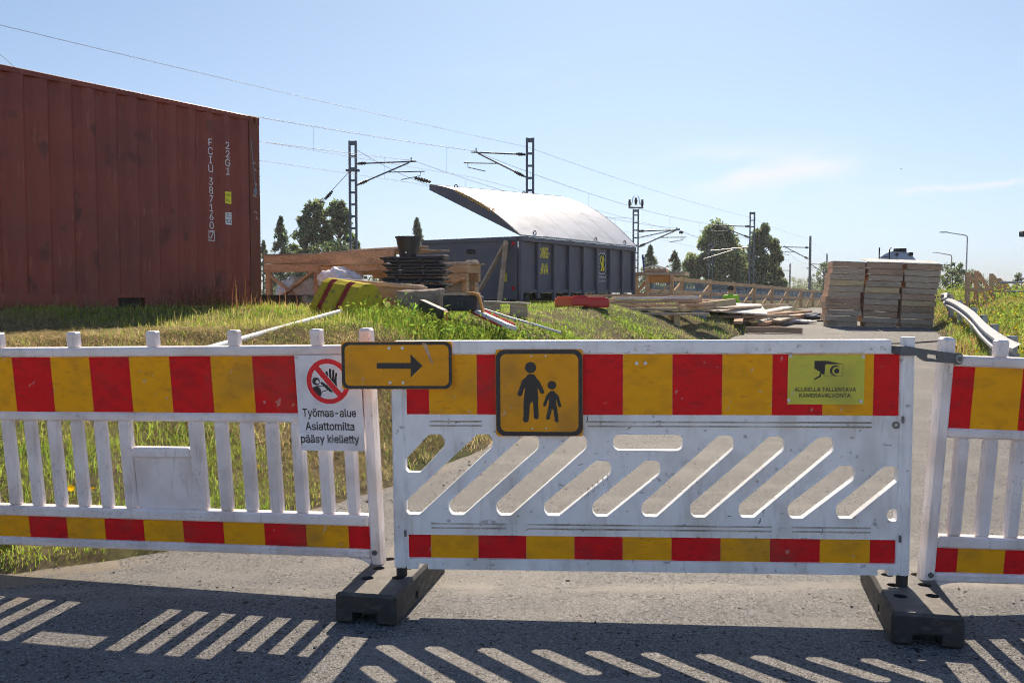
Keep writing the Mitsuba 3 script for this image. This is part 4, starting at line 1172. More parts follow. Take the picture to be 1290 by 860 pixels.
# ---------------------------------------------------------------- guard rail
gr = thing('guard_rail', 'curved galvanised guard rail running through the weeds on the right', 'guard rail')
gp = np.array([[13.6, 29, 1.20], [13.1, 27.5, 1.22], [11.9, 25, 1.11], [11.2, 23.2, 1.06], [9.45, 19, .94], [8.3, 16.3, .83], [7.28, 14, .735], [6.25, 11.6, .66], [5.7, 10.2, .63]])
tt = np.linspace(0, 1, len(gp)); from scipy.interpolate import CubicSpline
cs = CubicSpline(tt, gp); gl = cs(np.linspace(0, 1, 60))
dirs = np.gradient(gl, axis=0); side = np.cross(dirs, [0, 0, 1]); side /= np.linalg.norm(side, axis=1, keepdims=True)
# side points to the right of travel towards the camera, that is to the road (left in view)
wp = [(-.135, .0), (-.12, .02), (-.08, .085), (-.045, .085), (-.018, .012), (.018, .012), (.045, .085), (.08, .085), (.12, .02), (.135, .0)]
V = []
for p, s_ in zip(gl, side):
    for z, o in wp: V.append(p + s_ * o + np.array([0, 0, z]))
fc = []
for i in range(len(gl) - 1):
    for j in range(len(wp) - 1):
        a = i * len(wp) + j; fc += [[a, a + 1, a + len(wp) + 1], [a, a + len(wp) + 1, a + len(wp)]]
add('beam', trimesh.Trimesh(V, fc, process=False), 'rail_steel', gr, 25)
for i in range(3, 58, 7):
    p = gl[i] - side[i] * .09
    add('post', bx(p[0] - .05, p[0] + .05, p[1] - .04, p[1] + .04, gz(p[0], p[1]) - .2, p[2] + .14, .004), 'steel', gr)

# ---------------------------------------------------------------- timber railing behind the heap, and the blue fence beyond it
rl = thing('timber_railing', 'long timber site railing with raking braces behind the planks', 'railing')
ra, rb = np.array([4.0, 27.0]), np.array([22.2, 60.0])
NP = 13
tops = np.linspace(1.83, 1.33, NP); prev = None
for i in range(NP):
    s_ = i / (NP - 1); p = ra + (rb - ra) * s_
    zb = gz(p[0], p[1]); zt = tops[i]
    add('post', bx(p[0] - .06, p[0] + .06, p[1] - .05, p[1] + .05, zb - .2, zt + .10, .004), 'timber_new', rl)
    add('brace', beam([p[0] - .04, p[1] - .06, zt - .12], [p[0] - .62, p[1] - .75, zb - .02], .06, .09, .004), 'timber_new', rl)
    if prev is not None:
        pp, pt, pb2 = prev
        add('rail', beam([pp[0], pp[1] - .075, pt], [p[0], p[1] - .075, zt], .045, .12, .004), 'timber_new', rl)
        add('rail', beam([pp[0], pp[1] - .075, pt - .42], [p[0], p[1] - .075, zt - .40], .045, .12, .004), 'timber_new', rl)
    prev = (p, zt, zb)
bf = thing('steel_fence', 'long blue-grey panel fence along the railway behind the timber railing', 'fence')
fa, fb = np.array([5.4, 35.5]), np.array([42., 117.])
NF = 34
for i in range(NF):
    p, q_ = fa + (fb - fa) * i / NF, fa + (fb - fa) * (i + 1) / NF
    d_ = (q_ - p); L_ = np.hypot(*d_)
    Ff = yawframe((p[0], p[1], .80), d_[0], d_[1])
    zt = 1.17 - .42 * i / NF
    add('panel', Ff(bx(.04, L_ - .04, -.2, zt - .36, -.02, .02)), 'fence_blue', bf)
    add('mesh_panel', Ff([bx(.05 + k * (L_ - .1) / 9, .05 + k * (L_ - .1) / 9 + .045, zt - .355, zt - .01, -.012, .012) for k in range(10)] + [bx(.04, L_ - .04, zt - .03, zt, -.015, .015), bx(.04, L_ - .04, zt - .2, zt - .18, -.016, .016)]), 'fence_blue', bf)
    add('post', Ff(bx(-.04, .04, -.3, zt + .05, -.05, .05)), 'mast_steel', bf)

# the timber stand right of the skip, with a blue post on it
FB = yawframe((3.45, 26.2, 1.02), .93, -.30)
ts = thing('timber_stand', 'orange timber stand with a flat top right of the skip', 'stand')
for u in (.10, .42, 1.12): add('leg', FB(bx(u - .05, u + .05, -.2, .84, -.10, 0, .004)), 'timber_new', ts)
add('top_board', FB(bx(-.1, 1.5, .84, .93, -.95, .04, .006)), 'timber_grey', ts)
add('front_panel', FB(bx(.47, 1.06, .62, .838, -.09, -.03, .004)), 'panel_orange', ts)
add('lower_panel', FB(bx(.0, .38, .18, .34, -.12, -.102, .004)), 'panel_orange', ts)
add('brace', beam(FB.pt(.48, .14, -.05), FB.pt(1.05, .56, -.05), .05, .10, .004, up=FB.M @ [0, 0, 1]), 'timber_yellow', ts)
k = thing('board_offcut', 'stub of brown board lying on the orange timber stand', 'board'); scene[k] = ply(FB(bx(.32, .95, .934, 1.03, -.5, -.1, .02)), 'timber_brown')
k = thing('bent_board', 'curved pale board lying on top of the orange timber stand', 'board')
scene[k] = ply(tube([FB.pt(.3, 1.05, -.2), FB.pt(.5, 1.12, -.25), FB.pt(.7, 1.10, -.3), FB.pt(.92, 1.03, -.3)], .022, 6), 'timber_white', True)
k = thing('blue_post', 'slanting blue post standing behind the orange timber stand', 'post'); scene[k] = ply(tube([FB.pt(.26, .93, -.5), FB.pt(.20, 1.45, -.5)], .028, 8), 'blue_paint', True)

# ---------------------------------------------------------------- raking props at the right
props = [(12.55, 25.2, 1.10, .82), (13.15, 25.9, 1.08, .90), (15.3, 29.2, 1.06, .92), (18.75, 35.2, 1.06, .88), (21.2, 39.4, 1.06, .84), (24.0, 44.5, 1.06, .80), (27.6, 50.2, 1.02, .82), (31.2, 56., 1.0, .82)]
for i, (x, y, zb, h) in enumerate(props):
    t = thing('formwork_prop', ['nearest', 'second nearest', 'third', 'fourth', 'fifth', 'sixth', 'seventh', 'farthest'][i] + ' orange timber raking prop in the row beyond the weeds on the right', 'prop', None)
    add('upright', bx(x - .05, x + .05, y - .05, y + .05, zb - .4, zb + h, .004), 'timber_new', t)
    add('rake', beam([x + .05, y, zb + h - .06], [x + .66, y + .1, zb + .0], .05, .10, .004), 'timber_new', t)
    add('cross_board', beam([x + .0, y - .055, zb + h * .42], [x + .45, y - .02, zb + h * .40], .02, .10, .003), 'timber_new', t)
    add('sole_board', beam([x - .1, y, zb - .04], [x + .9, y + .1, zb - .06], .10, .05, .003), 'timber_new', t)
fw = thing('formwork_wall', 'low orange-brown formwork boarding behind the row of raking props', 'formwork')
for (x, y, zb, h), (x2, y2, zb2, h2) in zip(props[:-1], props[1:]):
    add('board', beam([x + .1, y + .16, zb - .02], [x2 + .0, y2 + .16, zb2 - .02], .03, .16, .004), 'timber_new', fw)
hr = thing('bridge_handrail', 'thin grey handrail at the far right edge behind the raking props', 'handrail')
for z in (1.72, 1.42): add('rail', tube([[16.2, 30.4, z], [19.5, 30.6, z - .02]], .035, 8), 'pale_steel', hr, True)
for x in (16.3, 17.3, 18.3, 19.3): add('post', tube([[x, 30.45, .9], [x, 30.45, 1.72]], .03, 8), 'pale_steel', hr, True)
sg = thing('signal_post', 'dark signal head just entering at the right edge of the frame', 'signal')
add('head', bx(11.10, 11.42, 19.9, 20.1, 2.57, 2.70, .02), 'dark_plastic', sg); add('post', tube([[11.55, 20.0, .8], [11.55, 20.0, 2.9]], .04, 10), 'dark_steel', sg, True); add('bracket', bx(11.42, 11.53, 19.97, 20.03, 2.61, 2.66), 'dark_steel', sg)

# ---------------------------------------------------------------- tanker and car behind the stack
tk = thing('tank_truck', 'grey tank truck seen from behind, its round top showing over the stacked elements', 'truck')
X, Y = 14.28, 34.0
RT = trimesh.transformations.rotation_matrix(-math.atan2(14.28, 34.0) - .01, [0, 0, 1], [X, Y, 0])


def tadd(name, m, mat_, par, smooth=False):
    m = (cat_(m) if isinstance(m, list) else m).copy(); m.apply_transform(RT); return add(name, m, mat_, par, smooth)


prof = np.array([[0, 0], [.35, 0.06], [.62, .16], [.74, .30], [.76, .5], [.76, 4.6], [.6, 4.9], [0, 5.0]])
tank = trimesh.creation.revolve(prof, sections=40); tank.apply_transform(trimesh.transformations.rotation_matrix(-math.pi / 2, [1, 0, 0])); tank.apply_translation([X, Y, 2.22]); tadd('tank', tank, 'tank_grey', tk, 30)
tadd('top_box', bx(X - .12, X + .33, Y + .2, Y + 1.3, 2.93, 3.03, .02), 'skip_dark', tk)
tadd('side_box', bx(X + .40, X + .56, Y + .2, Y + .6, 2.76, 2.88, .02), 'skip_dark', tk)
tadd('ladder', [tube([[X - .60, Y - .1, 1.0], [X - .60, Y - .1, 3.06]], .025, 6), tube([[X - .25, Y - .1, 1.0], [X - .25, Y - .1, 2.98], [X - .2, Y, 3.05]], .022, 6)] + [tube([[X - .6, Y - .1, z], [X - .25, Y - .1, z]], .018, 6) for z in (1.3, 1.6, 1.9, 2.2, 2.5, 2.7)], 'skip_dark', tk)
lp_ = trimesh.creation.cylinder(.06, .06, sections=12); lp_.apply_transform(trimesh.transformations.rotation_matrix(math.pi / 2, [1, 0, 0])); lp_.apply_translation([X, Y + .01, 2.80]); tadd('lamp', lp_, 'skip_dark', tk)
tadd('chassis', bx(X - .5, X + .5, Y + .2, Y + 7, 1.0, 1.28, .02), 'skip_dark', tk)
tadd('bumper', bx(X - 1.1, X + 1.1, Y - .05, Y + .1, .85, 1.05, .02), 'car_red', tk)
tadd('cab', hull([[X + a, Y + b, c] for a in (-1.05, 1.05) for b, c in ((5.3, 1.1), (5.3, 2.5), (7.2, 1.1), (7.0, 2.0), (6.6, 2.5))]), 'tank_grey', tk)
for x in (-.95, .95):
    for y in (.9, 2.2, 6.3):
        w_ = tadd('wheel', man(fromman(trimesh.creation.cylinder(.48, .3, sections=24, transform=trimesh.transformations.translation_matrix([0, 0, 0]))).rotate([0, 90, 0]).translate([X + x, Y + y, 1.04])), 'tyre', tk, 30)
cr = thing('flat_trailer', 'low red flat trailer partly hidden behind the right edge of the stacked elements', 'trailer')
X, Y = 17.25, 36.5
add('deck', bx(X - .95, X + .95, Y, Y + 4.2, 1.06, 1.18, .02), 'car_red', cr)
add('rear_board', bx(X - .92, X + .92, Y - .05, Y - .003, .96, 1.24, .015), 'car_red', cr)
add('frame', [bx(X - .5, X - .38, Y + .05, Y + 5, .94, 1.056), bx(X + .38, X + .5, Y + .05, Y + 5, .94, 1.056)], 'skip_dark', cr)
for a in (-.72, .72):
    add('tail_lamp', bx(X + a - .12, X + a + .12, Y - .075, Y - .052, 1.05, 1.15, .008), 'red_lamp', cr)
    add('wheel', man(fromman(trimesh.creation.cylinder(.30, .2, sections=20)).rotate([0, 90, 0]).translate([X + a * .95, Y + 2.2, .90])), 'tyre', cr, 30)

# ---------------------------------------------------------------- the worker
pn = thing('person', 'person in a lime high-visibility jacket and dark cap, crouching behind the loose planks', 'person')


def body(joints, bones, L=.03, it=6):
    M = None
    for a, b in bones:
        pts = []
        for k_ in (a, b):
            p, r = joints[k_]; s_ = trimesh.creation.icosphere(2, r); pts.append(np.array(s_.vertices) + p)
        h_ = fromman(hull(np.vstack(pts))); M = h_ if M is None else M + h_
    M = M.refine_to_length(L); m = man(M); m.merge_vertices(); trimesh.smoothing.filter_taubin(m, iterations=it); return m


def mir(m):
    v = np.array(m.vertices); v[:, 1] = 2 * PY - v[:, 1]
    return trimesh.Trimesh(v, np.asarray(m.faces)[:, ::-1], process=False)


PX, PY, PZ = 6.66, 27.8, .43
jt = lambda x, y, z: np.array([PX + x, PY + y, PZ + z])
J = {'pel': (jt(0, .12, .34), .15), 'wst': (jt(0, .06, .52), .135), 'chs': (jt(0, -.02, .72), .155), 'shl': (jt(-.17, -.02, .80), .075), 'shr': (jt(.17, -.02, .80), .075), 'nk': (jt(0, -.05, .88), .06),
     'ell': (jt(-.26, -.10, .55), .052), 'elr': (jt(.26, -.12, .55), .052), 'wrl': (jt(-.12, -.30, .46), .04), 'wrr': (jt(.14, -.30, .46), .04),
     'hl': (jt(-.10, .10, .33), .095), 'hr': (jt(.10, .10, .33), .095), 'kl': (jt(-.17, -.26, .44), .072), 'kr': (jt(.18, -.22, .46), .072), 'al': (jt(-.15, -.02, .09), .048), 'ar': (jt(.16, .0, .09), .048), 'tl': (jt(-.15, -.17, .045), .035), 'tr': (jt(.16, -.15, .045), .035)}
add('jacket', mir(body(J, [('wst', 'chs'), ('pel', 'wst'), ('chs', 'shl'), ('chs', 'shr'), ('chs', 'nk'), ('shl', 'ell'), ('shr', 'elr'), ('ell', 'wrl'), ('elr', 'wrr')])), 'hivis', pn, True)
add('trousers', mir(body(J, [('hl', 'hr'), ('hl', 'kl'), ('hr', 'kr'), ('kl', 'al'), ('kr', 'ar')])), 'dark_cloth', pn, True)
add('boots', mir(body(J, [('al', 'tl'), ('ar', 'tr')], it=3)), 'dark_cloth', pn, True)
HC = jt(0, -.09, 1.02)
hd = trimesh.creation.icosphere(4, 1.); v = np.array(hd.vertices) * [.078, .10, .118]
nose = np.exp(-((v[:, 0] / .018) ** 2 + ((v[:, 2] + .01) / .03) ** 2)) * (v[:, 1] < 0); v[:, 1] -= .02 * nose
v[:, 0] += np.sign(v[:, 0]) * .016 * np.exp(-(((v[:, 1] - .01) / .02) ** 2 + (v[:, 2] / .03) ** 2)) * (np.abs(v[:, 0]) > .06)
hd.vertices = v + HC
hd2 = body({'a': (HC + [0, 0, -.06], .062), 'b': (jt(0, -.05, .88), .056)}, [('a', 'b')])
add('head', mir(cat_([hd, hd2])), 'skin', pn, True)
cap = trimesh.creation.icosphere(4, 1.); v = np.array(cap.vertices) * [.095, .118, .118]; v[:, 2] = np.maximum(v[:, 2], -.035); cap.vertices = v + HC + [0, .012, .035]
add('cap', mir(cap), 'dark_cloth', pn, True)
for s_ in (-1, 1):
    pw = jt(s_ * .12 + .01, -.33, .44)
    jj = {'p0': (pw, .032), 'p1': (pw + [0, -.06, -.03], .036)}; bn = [('p0', 'p1')]
    for k_ in range(4):
        o = (k_ - 1.5) * .019; jj[f'f{k_}'] = (pw + [o, -.085, -.035], .010); jj[f'g{k_}'] = (pw + [o, -.125 + .006 * abs(k_ - 1), -.075], .008); bn += [(f'f{k_}', f'g{k_}')]; jj[f'b{k_}'] = (pw + [o * .9, -.05, -.03], .012); bn += [(f'b{k_}', f'f{k_}')]
    jj['t0'] = (pw + [-s_ * .03, -.02, -.02], .013); jj['t1'] = (pw + [-s_ * .055, -.06, -.045], .010); bn += [('t0', 't1')]
    add('hand', mir(body(jj, bn, .006, 3)), 'dark_cloth', pn, True)
add('vest_patch', [bx(PX - .055, PX - .015, PY - .20, PY - .175, PZ + .52, PZ + .70, .006), bx(PX + .075, PX + .12, PY - .20, PY - .17, PZ + .55, PZ + .68, .006)], 'dark_cloth', pn)
add('reflective_band', [bx(PX - .16, PX + .16, PY - .182, PY - .15, PZ + .485, PZ + .515, .006)], 'white_paint', pn)

# ---------------------------------------------------------------- railway masts and wires
def insul(a, b, r=.075):
    a, b = np.asarray(a, float), np.asarray(b, float)
    n = 13; pts = [a + (b - a) * t for t in np.linspace(0, 1, n)]
    return tube(pts, [r * (.45 + .55 * (i % 2)) * (.6 + .4 * math.sin(math.pi * i / (n - 1))) for i in range(n)], 8)


def mast(label, x, y, top, gauge=.32, lattice=True, group=None):
    t = thing('railway_mast', label, 'mast', group)
    if lattice:
        for s_ in (-1, 1): add('leg', bx(x + s_ * gauge / 2 - .055, x + s_ * gauge / 2 + .055, y - .09, y + .09, .2, top, .01), 'mast_steel', t)
        z, s_ = 1.0, 1
        rungs = []
        while z < top - .3:
            rungs.append(bx(x - gauge / 2 + .054, x + gauge / 2 - .054, y - .07, y + .07, z, z + .10)); z += .62
        rungs.append(bx(x - gauge / 2 + .054, x + gauge / 2 - .054, y - .07, y + .07, top - .22, top - .02))
        for r in rungs: add('batten', r, 'mast_steel', t)
    else:
        add('pole', tube([[x, y, .2], [x, y, top]], [.20, .15], 12), 'mast_steel', t, 30)
    return t


def cantilever(t, x, y, s_, zt, zb, L, zr, k=1.0, m_='mast_steel'):
    """Arm over the track: top tube, raking tube, registration tube, steady arm; s_ is +1 to the right."""
    a = add('top_tube', tube([[x + s_ * .22, y, zt], [x + s_ * (L + .35), y, zt + .12]], .035 * k, 8), m_, t)
    add('insulator', insul([x + s_ * .25, y, zt], [x + s_ * .72, y, zt + .03], .10 * k), 'insulator', t)
    add('raking_tube', tube([[x + s_ * .22, y, zb], [x + s_ * L, y, zt + .06]], .035 * k, 8), m_, t)
    d = np.array([s_ * (L - .22), 0, zt - zb]); d /= np.linalg.norm(d); p = np.array([x + s_ * .25, y, zb + .02])
    add('insulator', insul(p + d * .05, p + d * .60, .10 * k), 'insulator', t)
    q_ = np.array([x + s_ * (.22 + (L - .22) * .56), y, zb + (zt - zb) * .60])
    add('registration_tube', tube([q_, q_ + [s_ * (L * .68), 0, .04]], .025 * k, 8), m_, t)
    e = q_ + [s_ * (L * .60), 0, .03]
    add('steady_arm', tube([e, e + [0, 0, -.22], e + [-s_ * L * .34, 0, -.42]], .02 * k, 6), m_, t)
    add('wire_clamp', tube([[x + s_ * (L + .1), y, zt + .1], [x + s_ * (L + .1), y, zt + .32]], .03 * k, 6), m_, t)


M1 = mast('lattice catenary mast left of the skip with one arm reaching right', -8.3, 48, 9.30)
cantilever(M1, -8.3, 48, 1, 8.12, 7.02, 2.95, 7.6, 1.15)
add('guy_wire', tube([[-8.45, 48, 7.75], [-11.8, 47.5, 4.0], [-14.6, 47, .9]], .016, 5), 'wire', M1)
add('guy_insulator', insul([-9.35, 47.9, 6.70], [-9.75, 47.85, 6.25], .12), 'insulator', M1)
add('clamp', bx(-8.65, -7.95, 47.85, 48.15, 7.72, 7.82, .01), 'mast_steel', M1)
M2 = mast('lattice catenary mast rising behind the open skip lid with one arm reaching left', .92, 47, 9.28)
cantilever(M2, .92, 47, -1, 8.44, 7.30, 2.65, 7.7, 1.15)
M3 = mast('lattice mast with three insulators on its head right of the skip', 10.25, 76, 8.35, .40)
for s_ in (-1, 0, 1):
    b0 = [10.25 + .52 * s_, 76, 8.55 + .15 * (s_ == 0)]
    add('top_insulator', insul(b0, [b0[0], 76, b0[2] + .62], .17), 'insulator', M3)
add('cross_arm', bx(9.65, 10.85, 75.9, 76.1, 8.42, 8.54, .01), 'mast_steel', M3)
add('earth_loop', tube([[9.9, 76, 8.7], [10.02, 76, 9.35], [10.25, 76, 9.55], [10.48, 76, 9.35], [10.6, 76, 8.7]], .03, 6), 'mast_steel', M3)
cantilever(M3, 10.25, 76, 1, 6.55, 5.25, 3.3, 6, 1.6)
add('lower_tube', tube([[10.45, 76, 6.0], [13.9, 76, 6.75]], .045, 6), 'mast_steel', M3)
add('free_insulator', insul([13.75, 75.5, 6.42], [14.1, 75.5, 6.42], .16), 'insulator', M3)
M4 = mast('tall lattice catenary mast in front of the big aspens', 23.3, 89, 9.30, .42)
cantilever(M4, 23.3, 89, -1, 7.9, 6.8, 3.2, 7, 1.5)
add('lower_arm', tube([[22.9, 89, 5.9], [19.3, 89, 5.55]], .05, 8), 'pale_steel', M4)
add('lower_rake', tube([[21.7, 89, 5.7], [18.6, 89, 4.75]], .045, 8), 'pale_steel', M4)
M5 = mast('short lattice mast at the left side of the big aspens', 21.7, 100, 6.9, .42)
M6 = mast('slim catenary mast right of the aspens with an arm pointing left', 41.0, 126, 9.35, .3, False)
cantilever(M6, 41.0, 126, -1, 7.75, 6.2, 3.4, 7, 1.8)
M7 = mast('dark mast just left of the stacked timber elements', 61.9, 180, 9.3, .3, False)
cantilever(M7, 61.9, 180, -1, 7.2, 5.4, 3.2, 7, 2.2)
for i, (x, y, tp) in enumerate(((47.5, 168, 9.4), (56.5, 186, 7.6), (60.9, 230, 8.6), (72, 260, 9.6))):
    t = mast(['first', 'second', 'third', 'fourth'][i] + ' thin far mast from the left between the aspens and the stacked elements', x, y, tp, .3, False)
    add('arm', tube([[x - 3.6, y, tp - 1.4], [x, y, tp - 1.4]], .07, 6), 'mast_steel', t)


def span(pts, sag):
    out = []
    for i, (a, b) in enumerate(zip(pts[:-1], pts[1:])):
        a, b = np.array(a, float), np.array(b, float)
        for t in np.linspace(0, 1, 22, endpoint=i == len(pts) - 2): out.append(a + (b - a) * t - [0, 0, 4 * sag * t * (1 - t)])
    return out


w = thing('feeder_wire', 'single overhead wire on the mast tops, running from upper left down to the right', 'wire')
scene[w] = ply(tube(span([[-27.2, 7, 9.15], [.78, 47, 8.82], [23.2, 89, 8.75], [41, 126, 8.95], [62, 180, 9.0]], .25), .008, 5), 'wire', True)


def track(label, msg, con):
    t = thing('catenary_wire', label, 'wire')
    a, b = span(msg, .55), span(con, .02)
    add('messenger', tube(a, .012, 5), 'wire', t, True); add('contact', tube(b, .008, 5), 'wire', t, True)
    for i in range(1, min(len(a), len(b)) - 1, 4):
        # a dropper hangs straight down
        add('dropper', tube([a[i], [a[i][0], a[i][1], b[i][2]]], .005, 4), 'wire', t)
    return t


track('pair of contact and carrier wires over the right-hand track', [[-29.6, 8.5, 8.75], [-1.95, 47, 8.62], [20.0, 89, 8.0], [37.4, 126, 7.8], [58, 180, 7.4]], [[-29.6, 8.5, 7.35], [-1.95, 47, 7.28], [20.0, 89, 6.4], [37.4, 126, 6.3], [58, 180, 6.1]])
track('pair of contact and carrier wires over the left-hand track', [[-33., 9.5, 8.4], [-5.15, 48, 8.28], [13.5, 76, 6.8], [33, 122, 7.2]], [[-33., 9.5, 7.2], [-5.15, 48, 7.12], [13.5, 76, 5.6], [33, 122, 5.9]])
w = thing('stay_wire', 'overhead wire from the left catenary mast to the insulator beside the lid tip', 'wire')
scene[w] = ply(tube(span([[-8.2, 48, 8.9], [-3.1, 55, 7.3], [10.2, 76, 7.6]], .3), .012, 5), 'wire', True)
k = thing('wire_insulator', 'dark insulator hanging in a wire just above the lid tip', 'insulator'); scene[k] = ply(insul([-5.35, 50.5, 7.70], [-4.55, 51.5, 7.60], .13), 'insulator')
w = thing('branch_wire', 'thin steep wire crossing the upper left corner of the sky', 'wire')
scene[w] = ply(tube([[-13.2, 20, 8.6], [-12.4, 21.2, 7.4], [-11.7, 22, 6.6]], .006, 5), 'wire', True)

# ---------------------------------------------------------------- street lamps
for i, (x, y, tp, xl, zl) in enumerate(((59.6, 120, 9.05, 56.2, 9.45), (84, 175, 8.85, 80.6, 9.3), (113.3, 242, 9.3, 109.4, 9.9))):
    t = thing('street_lamp', ['nearest and tallest', 'middle', 'faint farthest'][i] + ' of the three bent street lamps above the right-hand bank', 'street lamp')
    r = .10 + .03 * i
    add('pole', tube([[x - .1, y, .5], [x, y, tp - .6], [x - .03, y, tp - .15], [x - .3, y, tp + .02], [(x + xl) / 2, y, (tp + zl) / 2 + .02], [xl + .6, y, zl]], [r * 1.1, r * .8, r * .75, r * .7, r * .6, r * .55], 8), 'pale_steel', t, True)
    add('lamp_head', bx(xl - .2, xl + .75, y - .16, y + .16, zl - .06, zl + .08, .03), 'pale_steel', t)

# ---------------------------------------------------------------- trees
def leaves(C, S, col, var, droop=.3, shape=1.0):
    """Leaf faces at points C with sizes S: (mesh, colours)."""
    n = len(C)
    d = rng.normal(0, 1, (n, 3)); d[:, 2] -= droop; d /= np.linalg.norm(d, axis=1, keepdims=True)
    e = np.cross(d, rng.normal(0, 1, (n, 3))); e /= np.linalg.norm(e, axis=1, keepdims=True)
    S = S[:, None]
    a, b, c, f_ = C - d * S, C + e * S * .5 * shape, C + d * S, C - e * S * .5 * shape
    V = np.stack([a, b, c, f_], 1).reshape(-1, 3)
    i = np.arange(n)[:, None] * 4
    F_ = np.vstack([i + [0, 1, 2], i + [0, 2, 3]])
    cc = np.clip(np.array(col) * (1 + rng.normal(0, var, (n, 1))) * (1 + rng.normal(0, var * .4, (n, 3))), .004, 1)
    return trimesh.Trimesh(V, F_, process=False), np.repeat(cc, 4, 0)


def tree(label, x, y, base, h, w, kind, col, n=2600, group=None, ls=None):
    t = thing({'spruce': 'spruce_tree', 'birch': 'birch_tree', 'aspen': 'aspen_tree', 'bush': 'bush'}[kind], label, 'bush' if kind == 'bush' else 'tree', group)
    n = int(n)
    if kind == 'spruce':
        add('trunk', tube([[x, y, base - .5], [x, y, base + h * .96]], [h * .018, .02], 7), 'bark', t, True)
        k = int(n / 26); C = []
        for j in range(k):
            s_ = (j + rng.random()) / k; s_ = s_ ** .85
            R = w / 2 * (1 - s_) ** .85 * rng.uniform(.65, 1.12) + .06
            a = rng.uniform(0, 2 * np.pi); u = rng.random(26) ** .6
            zc = base + h * (.06 + .93 * s_)
            C.append(np.stack([x + R * u * np.cos(a + rng.normal(0, .16, 26)), y + R * u * np.sin(a + rng.normal(0, .16, 26)), zc - u * R * .30 + rng.normal(0, h * .012, 26)], 1))
        C = np.vstack(C)
    else:
        hh = h * (.10 if kind == 'bush' else .30)
        limbs = [tube([[x, y, base - .5], [x + .02 * h, y, base + h * .45], [x, y, base + h * .92]], [h * .02, h * .014, .02], 7)]
        nc = max(6, int((92 if kind != 'bush' else 34)))
        C = []
        for j in range(nc):
            s_ = (j + .5) / nc
            if kind == 'aspen': R = w / 2 * np.interp(s_, [0, .25, .6, .85, 1], [.75, 1, .8, .48, .12])
            elif kind == 'birch': R = w / 2 * np.interp(s_, [0, .3, .55, .8, 1], [.85, 1, .8, .62, .2])
            else: R = w / 2 * np.interp(s_, [0, .4, 1], [1, .95, .35])
            a = rng.uniform(0, 2 * np.pi); u = rng.uniform(.25, 1.0) ** .6
            c = np.array([x + R * u * math.cos(a), y + R * u * math.sin(a), base + h * ((.06 if kind != 'birch' else .14) + s_ * (.9 if kind != 'birch' else .80))])
            if kind != 'bush': limbs.append(tube([[x, y, max(base + h * .15, c[2] - h * .12)], c], [h * .007, h * .002], 5))
            m_ = int(n / nc); rr = w * rng.uniform(.05, .125) * (1.25 if kind == 'bush' else 1)
            g = rng.normal(0, 1, (m_, 3)); g /= np.linalg.norm(g, axis=1, keepdims=True); g *= (rng.random((m_, 1)) ** .45)
            C.append(c + g * rr * np.array([1, 1, 1.25 if kind == 'aspen' else .9]))
        C = np.vstack(C); add('trunk', limbs, 'bark', t, True)
    S = rng.uniform(.6, 1.3, len(C)) * (ls * 1.2 if ls else h * .029)
    big = meshkit.noise(C * (4.0 / w) + 3, 3)[:, None]
    m_, cc = leaves(C, S, col, .28, .6 if kind == 'birch' else .3, .55 if kind == 'spruce' else .95)
    cc = cc * np.repeat(.75 + .6 * big, 4, 0)
    add('crown', m_, 'leaf', t, color=cc)
    return t


G1, G2, G3, G4 = (.14, .19, .10), (.20, .26, .125), (.26, .32, .155), (.30, .34, .18)
tree('dark spruce right beside the container corner, behind the timber trestle', -23.2, 92, .5, 8.6, 5.0, 'spruce', G1, 3600)
tree('small spruce half hidden between the container and its taller neighbour', -25.8, 95, .5, 6.4, 4.2, 'spruce', G1, 2000)
tree('feathery birch a little left of the left catenary mast', -18.9, 88, .5, 10.1, 5.0, 'birch', G2, 5200)
tree('fuller birch directly behind the left catenary mast', -17.0, 90, .5, 10.4, 4.6, 'birch', G2, 5600)
tree('low dark bushy tree at the foot of the two birches', -16.9, 84, .4, 5.6, 7.4, 'bush', G1, 5200)
tree('low round tree right of the left catenary mast above the trestle', -14.6, 96, .3, 4.6, 2.8, 'bush', G2, 1600)
tree('slim dark spruce standing just left of the skip', -12.2, 118, .3, 10.8, 6.0, 'spruce', G1, 3600)
for i, (px, h) in enumerate(((-17.5, 3.9), (-20.2, 4.6), (-30.5, 4.8), (-16.2, 4.4))):
    tree(['tiny far spruce right of the trestle deck', 'far spruce peeping over the long trestle', 'far spruce in the gap beside the container', 'tiny far spruce next to the tub on the ribbed stack'][i], px, 150 + 6 * i, .3, h + 2.2, 3.2, 'spruce', G2, 900)
tree('dark pointed spruce right of the skip, behind the blue post', 13.9, 92, .4, 5.9, 5.0, 'spruce', G1, 3200)
tree('second dark spruce right of the skip, broader and farther right', 16.7, 94, .4, 5.4, 6.0, 'spruce', G1, 3200)
tree('small treetop peeping over the right end of the skip lid', 9.5, 88, .4, 6.3, 2.4, 'spruce', G2, 800)
tree('small treetop behind the white lid under the overhead wires', 6.3, 100, .4, 9.6, 2.0, 'spruce', G1, 700)
tree('tall aspen forming the left half of the big green clump', 23.4, 104, .3, 9.1, 7.8, 'aspen', G3, 11000, ls=.20)
tree('darker tall aspen forming the right half of the big green clump', 28.6, 105, .3, 9.0, 5.4, 'aspen', G2, 9500, ls=.20)
tree('leafy aspen in the middle of the big clump behind the mast', 26.2, 109, .3, 7.6, 5.8, 'aspen', G2, 4000, ls=.20)
tree('pale low aspen at the left foot of the big green clump', 20.9, 103, .3, 5.6, 5.6, 'bush', G4, 5200, ls=.18)
tree('low dark tree at the right foot of the big green clump', 30.4, 108, .3, 5.6, 4.2, 'aspen', G1, 3600, ls=.18)
tree('slim conical tree right of the big green clump', 32.6, 112, .3, 5.2, 3.2, 'spruce', G2, 2600)
